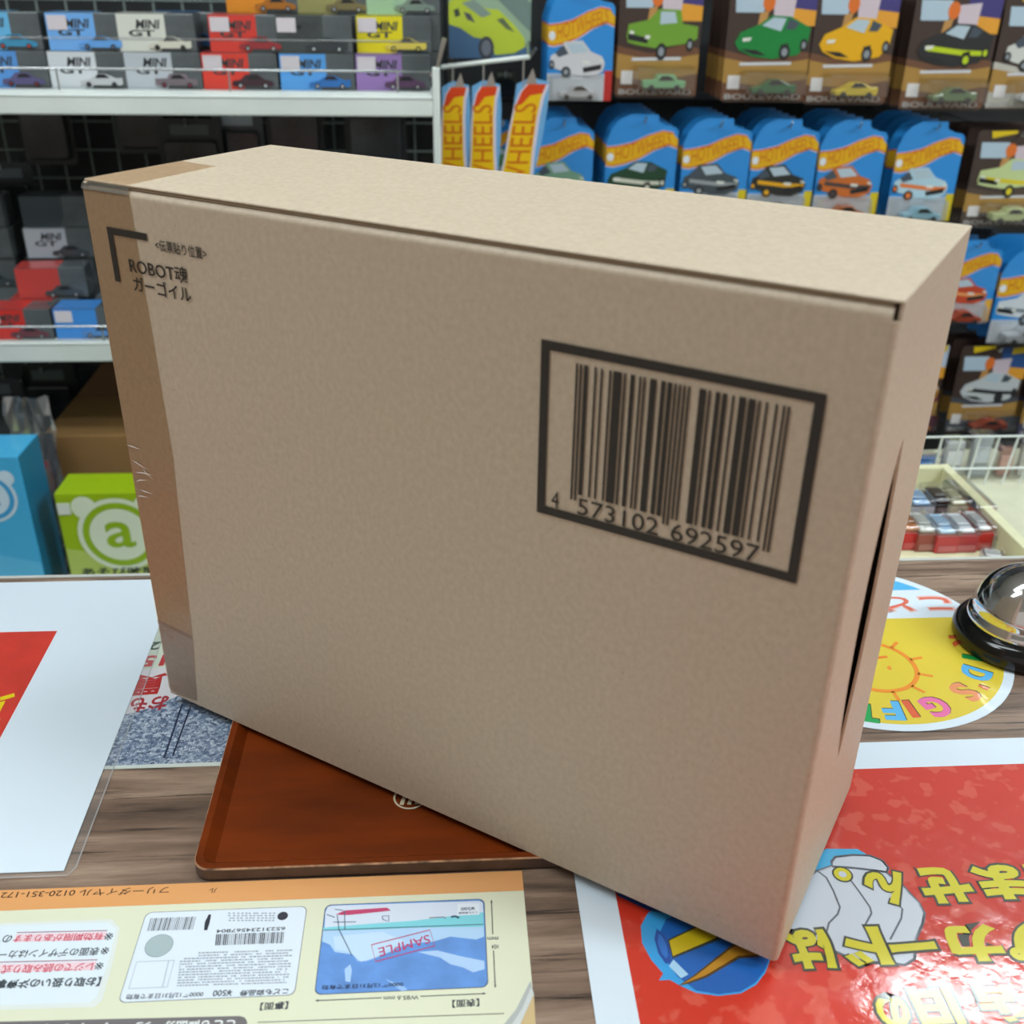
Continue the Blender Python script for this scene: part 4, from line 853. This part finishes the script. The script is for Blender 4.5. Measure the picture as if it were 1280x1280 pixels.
def premium(x, y, z, w, h, kind, c, label, acc=None, toy=None, base=(112, 74, 52), top=(64, 58, 120), group=None, front=True):
    t = thing('toy_car_card', label, 'toy card', (x, y, z), 0, group)
    MB().prism([(a, 0, b) for a, b in rrect(-w / 2, 0, w / 2, h, .006)], (0, .0008, 0)).build('card_back', C((62, 46, 40), .4, .2), t)
    T = lambda a, b: (-w / 2 + w * a, h * b)
    def P(nm, pp, cc, lev, par=None): return MB().poly([(T(a, b)[0], -.0002 * lev, T(a, b)[1]) for a, b in pp]).build(nm, C(cc, .4), par or t)
    P('base_art', [(0, .02), (1, .02), (1, .40), (.8, .44), (.4, .36), (0, .42)], base, 1); P('base_art', [(0, .16), (.5, .14), (1, .20), (1, .36), (.5, .30), (0, .36)], (168, 128, 62), 2)
    if front:
        P('sky_art', [(.62, .62), (1, .62), (1, .98), (.6, .98)], top, 1); P('sunset_art', [(.66, .62), (1, .62), (1, .74), (.72, .76)], (226, 156, 50), 2)
        P('pale_sign', [(.08, .72), (.40, .72), (.42, .88), (.06, .88)], (176, 196, 212), 3); P('pale_sign', [(.52, .68), (.74, .68), (.76, .86), (.50, .84)], (206, 190, 200), 3)
        P('orange_badge', ell(.45, .80, .07, .07, 14), (222, 112, 40), 4); P('yellow_logo', [(.18, .92), (.48, .97), (.48, 1.0), (.16, .99)], (222, 190, 20), 4); P('yellow_logo', [(.74, .90), (.96, .92), (.96, .99), (.74, .97)], (214, 186, 26), 4)
        P('tan_figure', [(.34, .60), (.44, .64), (.46, .74), (.36, .72)], (190, 140, 80), 3)
        car_art(t, w, h, .10, .34, .96, .70, kind, c, acc)
        P('white_caption', [(.18, .30), (.78, .31), (.78, .335), (.18, .325)], (206, 206, 210), 4)
        lettering('bottom_lettering', 'BOULEVARD', (T(.04, .025)[0], -.0012, T(.04, .025)[1]), (w * .90, 0, 0), (0, 0, h * .045), C((176, 174, 172), .4), t, bold=.02)
        MB().box(T(.06, 0)[0], -.0016, h * .11, T(.20, 0)[0], -.0008, h * .22).build('price_sticker', C((218, 214, 214), .5), t)
        toy_car(t, w * .06, h * .075, w * .52, toy or c, -.004, {'hatch': 0, 'wedge': 1, 'truck': 2}[kind])
    blister(t, -w * .30, w * .46, h * .06, h * .27, .030)
    if front: hook(x, z + h * .955, y - .012, 1.38, 'thin steel hook holding the ' + label.split(' with ', 1)[-1].replace('a ', '', 1))
    return t
def place(fn, u0, v0, u1, v1, y, *a, n=3, dy=.036, gl='', **k):
    x, z, w, h = rect(u0, v0, u1, v1, y)
    t = fn(x, y, z, w, h, *a, **k)
    if n:
        b = fn(x, y + dy, z, w, h, *a[:2], gl, group=gl + 's', front=False, **{q: r for q, r in k.items() if q != 'group'})
        for i in range(2, n + 1):
            if y + dy * i > 1.34: break
            c = copy_tree(b); c.location.y = y + dy * i
    return t
YC = 1.10
place(mainline, 685, -14, 767, 126, YC, 'hatch', (206, 204, 208), 'blue toy card with a white hatchback picture and red side strip', toy=(214, 216, 220), strip=(190, 44, 40), gl='spare blue card queued behind the white hatchback card')
place(premium, 773, -36, 876, 122, YC, 'truck', (112, 158, 52), 'brown toy card with a light green pickup truck picture', toy=(140, 206, 150), gl='spare brown card queued behind the light green pickup card')
place(premium, 908, -30, 1016, 128, YC, 'wedge', (16, 128, 58), 'brown toy card with an emerald green sports car picture', toy=(20, 110, 60), gl='spare brown card queued behind the emerald sports car card')
place(premium, 1014, -28, 1118, 131, YC, 'wedge', (228, 170, 16), 'brown toy card with a golden yellow sports car picture', toy=(226, 200, 40), gl='spare brown card queued behind the golden sports car card')
place(premium, 1136, -20, 1243, 138, YC, 'wedge', (40, 42, 44), 'brown toy card with black and lime rally car picture', acc=(186, 206, 30), toy=(96, 128, 84), gl='spare brown card queued behind the lime rally car card')
place(premium, 1246, -10, 1352, 138, YC, 'hatch', (206, 206, 200), 'pale toy card with a large silver car picture', toy=(200, 204, 208), base=(190, 186, 176), gl='spare pale card queued behind the silver car card', n=2)
r2 = [(664, 147, 741, 266, 'hatch', (120, 160, 134), 'pale green saloon', None), (757, 143, 845, 270, 'wedge', (30, 66, 44), 'dark green racer with white roundel', (206, 206, 190)), (852, 148, 936, 270, 'hatch', (66, 76, 82), 'grey coupe', (150, 156, 158)), (938, 149, 1019, 272, 'hatch', (40, 42, 40), 'black off-roader with yellow arches', (226, 164, 24)), (1022, 150, 1103, 274, 'hatch', (196, 104, 40), 'burnt orange pickup', (70, 60, 60)), (1117, 152, 1198, 276, 'hatch', (176, 206, 220), 'pale blue rally car with orange stripe', (226, 120, 50))]
for (u0, v0, u1, v1, kd, c, d, acc) in r2:
    place(mainline, u0, v0, u1, v1, YC, kd, c, 'blue toy card with a %s picture, second row' % d, acc=acc, toy=(158, 206, 226) if 'pale blue' in d else None, strip=(214, 190, 30), gl='spare blue card queued behind ' + 'the ' + d.split(' with')[0] + ' card', dy=.036, n=4)
place(premium, 1212, 163, 1310, 283, YC, 'truck', (196, 210, 150), 'tan and green toy card with a pale lime truck picture', acc=(216, 196, 40), base=(80, 66, 58), top=(196, 150, 120), gl='spare tan card queued behind the pale lime truck card')
place(mainline, 1173, 300, 1246, 402, YC, 'hatch', (190, 66, 34), 'blue and orange toy card with a red car picture on the third row', acc=(226, 150, 90), strip=(226, 170, 60), gl='spare card queued behind the red third-row car card')
place(mainline, 1246, 311, 1335, 428, YC, 'truck', (206, 212, 218), 'blue toy card with a snowy white truck picture on the third row', acc=(120, 130, 138), toy=(190, 194, 200), strip=(60, 66, 80), gl='spare card queued behind the snowy truck card')
place(premium, 1118, 430, 1176, 540, YC, 'hatch', (206, 140, 50), 'small toy card with an orange and white car picture on the bottom row', base=(96, 40, 66), top=(190, 200, 220), gl='spare card queued behind the orange and white car card', n=2)
place(premium, 1192, 432, 1276, 540, YC, 'wedge', (196, 200, 202), 'dark toy card with a white striped car on the bottom row', acc=(40, 42, 46), toy=(150, 56, 44), base=(70, 74, 82), top=(40, 80, 140), gl='spare dark card queued behind the white striped car card', n=2)
place(premium, 1284, 440, 1370, 545, YC, 'hatch', (110, 96, 150), 'toy card with a violet car picture on the bottom row', base=(74, 70, 96), gl='spare card queued behind the violet car card', n=2)

# big boxed model and the price flags at the end of the shelves
x, z, w, h = rect(561, -40, 664, 73, 1.12)
t = thing('model_box', 'model box with a large lime yellow sports car picture above the price flags', 'model box', (x, 1.12, z))
MB().box(-w / 2, 0, 0, w / 2, .06, h).build('box_body', C((150, 176, 150), .3, .3), t, bevel=.001)
MB().poly([(-w / 2, -.0004, 0), (w / 2, -.0004, 0), (w / 2, -.0004, h * .16), (-w / 2, -.0004, h * .42)]).build('road_art', C((70, 104, 140), .35), t)
MB().poly([(-w / 2, -.0004, h * .70), (w * .1, -.0004, h * .66), (w / 2, -.0004, h * .30), (w / 2, -.0004, h * .62), (w * .12, -.0004, h * .98), (-w / 2, -.0004, h * .98)]).build('wall_art', C((112, 134, 128), .35), t)
def mp(nm, pp, c, lev): MB().poly([(-w / 2 + w * a, -.0004 - .0003 * lev, h * b) for a, b in pp]).build(nm, C(c, .35), t)
mp('car_picture', [(0, .38), (0, .62), (.10, .70), (.26, .72), (.34, .62), (.46, .56), (.60, .55), (.78, .40), (.92, .24), (.94, .14), (.80, .06), (.56, .04), (.52, .20), (.42, .22), (.30, .24), (.14, .34)], (186, 202, 60), 1)
mp('picture_window', [(.16, .62), (.30, .66), (.52, .50), (.40, .46)], (130, 150, 140), 2); mp('picture_vent', [(.06, .54), (.12, .56), (.14, .48), (.08, .46)], (60, 70, 60), 2); mp('picture_vent', [(.18, .52), (.26, .50), (.32, .40), (.22, .44)], (80, 84, 90), 2); mp('picture_vent', [(.58, .44), (.66, .46), (.80, .30), (.70, .34)], (96, 110, 80), 2)
mp('picture_wheel', ell(.455, .12, .095, .13, 18), (62, 66, 76), 2); mp('picture_wheel', ell(.455, .12, .06, .09, 18), (110, 116, 128), 3)
MB().box(-.01, .06, h * .6, .01, 1.38 - 1.12, h * .62).build('support_arm', STEEL, t)
pr = thing('flag_rail', 'slanted white rail the flame flags hang from beside the shelf post', 'rail', (0, 0, 0))
A_, B_ = B(551, 84, 1.0), B(662, 71, 1.0); pr.location = A_
MB().tube((0, 0, 0), B_ - A_, .0032, 10).build('rail_bar', WHITE_STEEL, pr, smooth=True)
MB().tube(B_ - A_, B_ - A_ + V((.006, .10, .012)), .0028, 8).build('rail_arm', STEEL, pr); MB().tube((0, 0, 0), (-.012, -.07, -.004), .0028, 8).build('rail_arm', STEEL, pr)
MB().tube(B_ - A_, B_ - A_ + V((.008, -.006, .012)), .0024, 8).build('rail_tip', STEEL, pr)
def flag(u0, u1, v0, v1, lean, label):
    x, z, w, h = rect(u0, v0, u1, v1, 1.0)
    t = thing('price_flag', label, 'flag', (x, 1.0, z), 0, 'flame flags on the slanted rail')
    sh_ = lambda a, b: (-w / 2 + w * a + lean * w * (b - .5) + w * .10 * math.sin(b * 3.0), h * b)
    MB().prism([(sh_(a, b)[0], 0, sh_(a, b)[1]) for a, b in [(-.1, 0), (1.0, 0), (1.05, .5), (1.1, .8), (1.1, 1.02), (.5, 1.06), (.05, 1.0), (-.05, .5)]], (0, .001, 0)).build('flag_backing', C((110, 168, 216), .35), t)
    lf = [(-.06, 0), (-.04, .3), (-.02, .6), (.06, .8), (.22, .93), (.42, 1.0)]; rt = [(1.0, 1.0), (.86, .88), (.78, .7), (.78, .4), (.9, .1), (.96, 0)]
    MB().poly([(sh_(a, b)[0], -.0004, sh_(a, b)[1]) for a, b in [(a - .06, b) for a, b in lf] + [(a + .10, b) for a, b in rt]]).build('pale_edge', C((216, 206, 220), .35), t)
    fl = MB().poly([(sh_(a, b)[0], -.0007, sh_(a, b)[1]) for a, b in lf + rt]).build('flame_band', C((232, 186, 10), .35), t)
    MB().poly([(sh_(a, b)[0], -.0009, sh_(a, b)[1]) for a, b in [(.06, .80), (.22, .93), (.42, 1.0), (1.0, 1.0), (.90, .92), (.5, .90), (.25, .82)]]).build('flame_tip', C((214, 66, 20), .35), t)
    vs, fs, sz = glyphs('WHEELS', .0, 0); m = MB()
    for a, b in vs:
        q = sh_(.02 + .72 * (1 - b), .03 + .80 * a); m.v.append((q[0], -.0010, q[1]))
    m.f = list(fs); m.build('brand_lettering', C((206, 108, 14), .35), fl)
    ztop = (A_ + (B_ - A_) * ((x - A_.x) / (B_.x - A_.x))).z - z
    MB().tube((0, .0005, h * .96), (0, .0005, ztop), .0012, 6).build('hanging_wire', STEEL, t)
    MB().prism([(w * .05, -.0005, h * 1.0), (w * .30, -.0005, h * 1.14), (w * .45, -.0005, h * 1.0)], (0, .001, 0)).build('paper_corner', C((150, 140, 132), .4), t)
    return t
flag(551, 583, 109, 232, 0, 'flame flag hanging beside the white shelf post'); flag(588, 621, 108, 236, 0, 'flame flag hanging between its two neighbours on the slanted rail'); flag(634, 672, 105, 240, .45, 'tilted flame flag hanging next to the blue cards')
P = B(632, 96, 1.3)
x, z, w, h = rect(616, 88, 646, 124, 1.25)
pack(x, 1.25, z, w, h, (60, 66, 60), 'small hanging pack with a yellow car between the flame flags', group='packs hanging by the flame flags', wall=1.38)
x, z, w, h = rect(610, 150, 646, 225, 1.2)
mainline(x, 1.2, z, w, h, 'hatch', (90, 140, 90), 'blue toy card half hidden between the flame flags')
for i, (u, v) in enumerate(((690, 235), (1035, 236), (1212, 330), (1175, 250))):
    P = B(u, v, 1.30); pack(P.x, 1.30, P.z, .075, .10, (40, 44, 50), 'small dark pack deep behind the hanging toy cards', group='dark packs behind the toy cards', wall=1.38)

# ------------------------------------------------------------------ low stand behind the counter on the right
ds = thing('display_stand', 'low cream stand behind the counter below the card wall', 'stand', (.95, .60, -.92)); dso = V(ds.location)
ZF = -.125
MB().box(-.45, -.39, 0, .50, .10, ZF + .92 - .0002).build('stand_body', mat('cream_laminate', (206, 204, 178), .5, var=.03), ds, bevel=.003)
tr = thing('cream_tray', 'cream open display tray of tiny car boxes beyond the counter edge', 'tray', (.70, .42, ZF)); CRM = mat('cream_tray_paint', (222, 218, 180), .5, var=.03)
xr = G(1273, 684, ZF + .03).x
MB().box(-.12, -.17, 0, xr + .012 - .70, .16, .004).build('tray_floor', CRM, tr)
MB().box(xr - .70, -.17, 0, xr + .012 - .70, .16, .034).build('tray_wall', CRM, tr, bevel=.001); MB().box(-.12, -.17, .004, -.108, .16, .034).build('tray_wall', CRM, tr, bevel=.001)
MB().box(-.108, .148, .004, xr - .70, .16, .034).build('tray_wall', CRM, tr, bevel=.001); MB().box(-.108, -.17, .004, xr - .70, -.158, .018).build('tray_wall', CRM, tr, bevel=.001)
def tiny(x, y, w, d, h, base, top, label, toy=None, rz=0):
    t = thing('tiny_car_box', label, 'small box', (x, y, ZF + .0042), rz, 'tiny car boxes in the cream tray')
    MB().box(-w / 2, 0, 0, w / 2, d, h * .72).build('box_base', C(base, .35), t, bevel=.001)
    MB().box(-w / 2 - .0005, -.0005, h * .72, w / 2 + .0005, d + .0005, h).build('clear_lid', CLEAR, t, bevel=.001)
    MB().box(-w * .36, d * .08, h * .72, w * .36, d * .92, h * .86).build('car_top', C(top, .3, .3), t, bevel=.0025)
    MB().box(-w * .30, d * .30, h * .86, w * .30, d * .72, h * .95).build('car_roof', C(toy or tuple(int(q * .8) for q in top), .2, .3), t, bevel=.0015)
    MB().poly([(-w * .4, -.0008, h * .08), (w * .4, -.0008, h * .08), (w * .4, -.0008, h * .34), (-w * .4, -.0008, h * .34)]).build('front_label', C(tuple(min(255, int(q * .7 + 60)) for q in base), .4), t)
    return t
zf = ZF + .0042
def gx(u, v): return G(u, v, zf)
rows = [(1138, 688, .024, (196, 30, 34), (196, 120, 60), 'bright red tiny box with an amber car'), (1157, 690, .024, (150, 70, 60), (222, 222, 216), 'brownish red tiny box with a white topped car'), (1182, 692, .026, (190, 60, 66), (176, 208, 236), 'rose red tiny box with a pale blue car'), (1206, 691, .026, (176, 58, 62), (226, 230, 236), 'dull red tiny box with a long white car'), (1228, 688, .020, (190, 40, 36), (214, 214, 214), 'small red tiny box with a grey car near the tray wall')]
for u, v, w, b, tp, lb in rows:
    P = gx(u, v); tiny(P.x, P.y, w, .052, .030, b, tp, lb)
rows2 = [(1150, 655, .028, (190, 196, 204), (160, 196, 232), 'pale tiny box with a powder blue car in the second row'), (1176, 652, .024, (36, 36, 40), (30, 30, 34), 'black tiny box in the second row'), (1196, 655, .024, (196, 194, 164), (186, 182, 150), 'beige tiny box in the second row'), (1226, 662, .026, (206, 70, 50), (50, 72, 100), 'red tiny box with a navy car in the second row'), (1206, 640, .024, (150, 156, 140), (196, 200, 196), 'grey green tiny box at the back of the tray')]
for u, v, w, b, tp, lb in rows2:
    P = gx(u, v); tiny(P.x, max(P.y, .445), w, .045, .030, b, tp, lb)
P = gx(1243, 686); tiny(P.x, P.y, .017, .022, .018, (206, 200, 200), (220, 216, 216), 'loose white tiny box by the tray wall', rz=.4)
P = gx(1238, 708); tiny(P.x + .002, max(P.y, .27), .022, .02, .014, (216, 216, 216), (226, 226, 226), 'white tiny box at the front of the tray behind the bell', rz=-.3)
# white wire fence along the back of the stand, clear packs leaning behind it
YF = .588
fz0 = B(1200, 612, YF).z; fz1 = B(1200, 546, YF).z; fxl = B(1120, 580, YF).x
fn_ = thing('wire_fence', 'low white wire fence on the cream stand behind the tiny boxes', 'wire fence', (fxl, YF, ZF))
for v in (546, 586, 609): zz = B(1200, v, YF).z - ZF; MB().tube((0, 0, zz), (.30, 0, zz), .0014, 6).build('wire', WHITE_STEEL, fn_)
for i in range(13): MB().tube((.004 + i * .0235, .001, 0), (.004 + i * .0245, .001, fz1 - ZF), .0014, 6).build('wire', WHITE_STEEL, fn_)
def cpack(u0, v0, u1, v1, y, c, label, film=True):
    x, z, w, h = rect(u0, v0, u1, v1, y); z = ZF
    _, z1, _, h1 = rect(u0, v0, u1, v1, y); h = z1 + h1 - ZF
    t = thing('clear_pack', label, 'pack', (x, y, ZF), 0, 'packs standing behind the white fence')
    MB().box(-w / 2 + .004, .006, 0, w / 2 - .004, .016, h * .94).build('pack_insert', C(c, .4), t, bevel=.003)
    MB().box(-w * .28, .004, h * .35, w * .28, .0062, h * .7).build('pack_label', C(tuple(min(255, q + 50) for q in c), .4), t)
    MB().prism([(a, 0, b) for a, b in rrect(-w / 2, 0, w / 2, h, .006)], (0, .022, 0)).build('clear_shell', CLEAR, t)
    return t
cpack(1124, 572, 1172, 640, .604, (58, 106, 168), 'blue clear-fronted pack behind the white wire fence')
cpack(1174, 552, 1206, 640, .604, (176, 178, 182), 'light grey clear-fronted pack behind the white wire fence')
cpack(1208, 545, 1240, 640, .604, (150, 158, 166), 'steel grey clear-fronted pack behind the white wire fence')
cpack(1242, 560, 1268, 640, .604, (150, 96, 84), 'brick red clear-fronted pack behind the white wire fence')
cpack(1270, 552, 1310, 640, .604, (196, 196, 190), 'off-white clear-fronted pack behind the white wire fence')
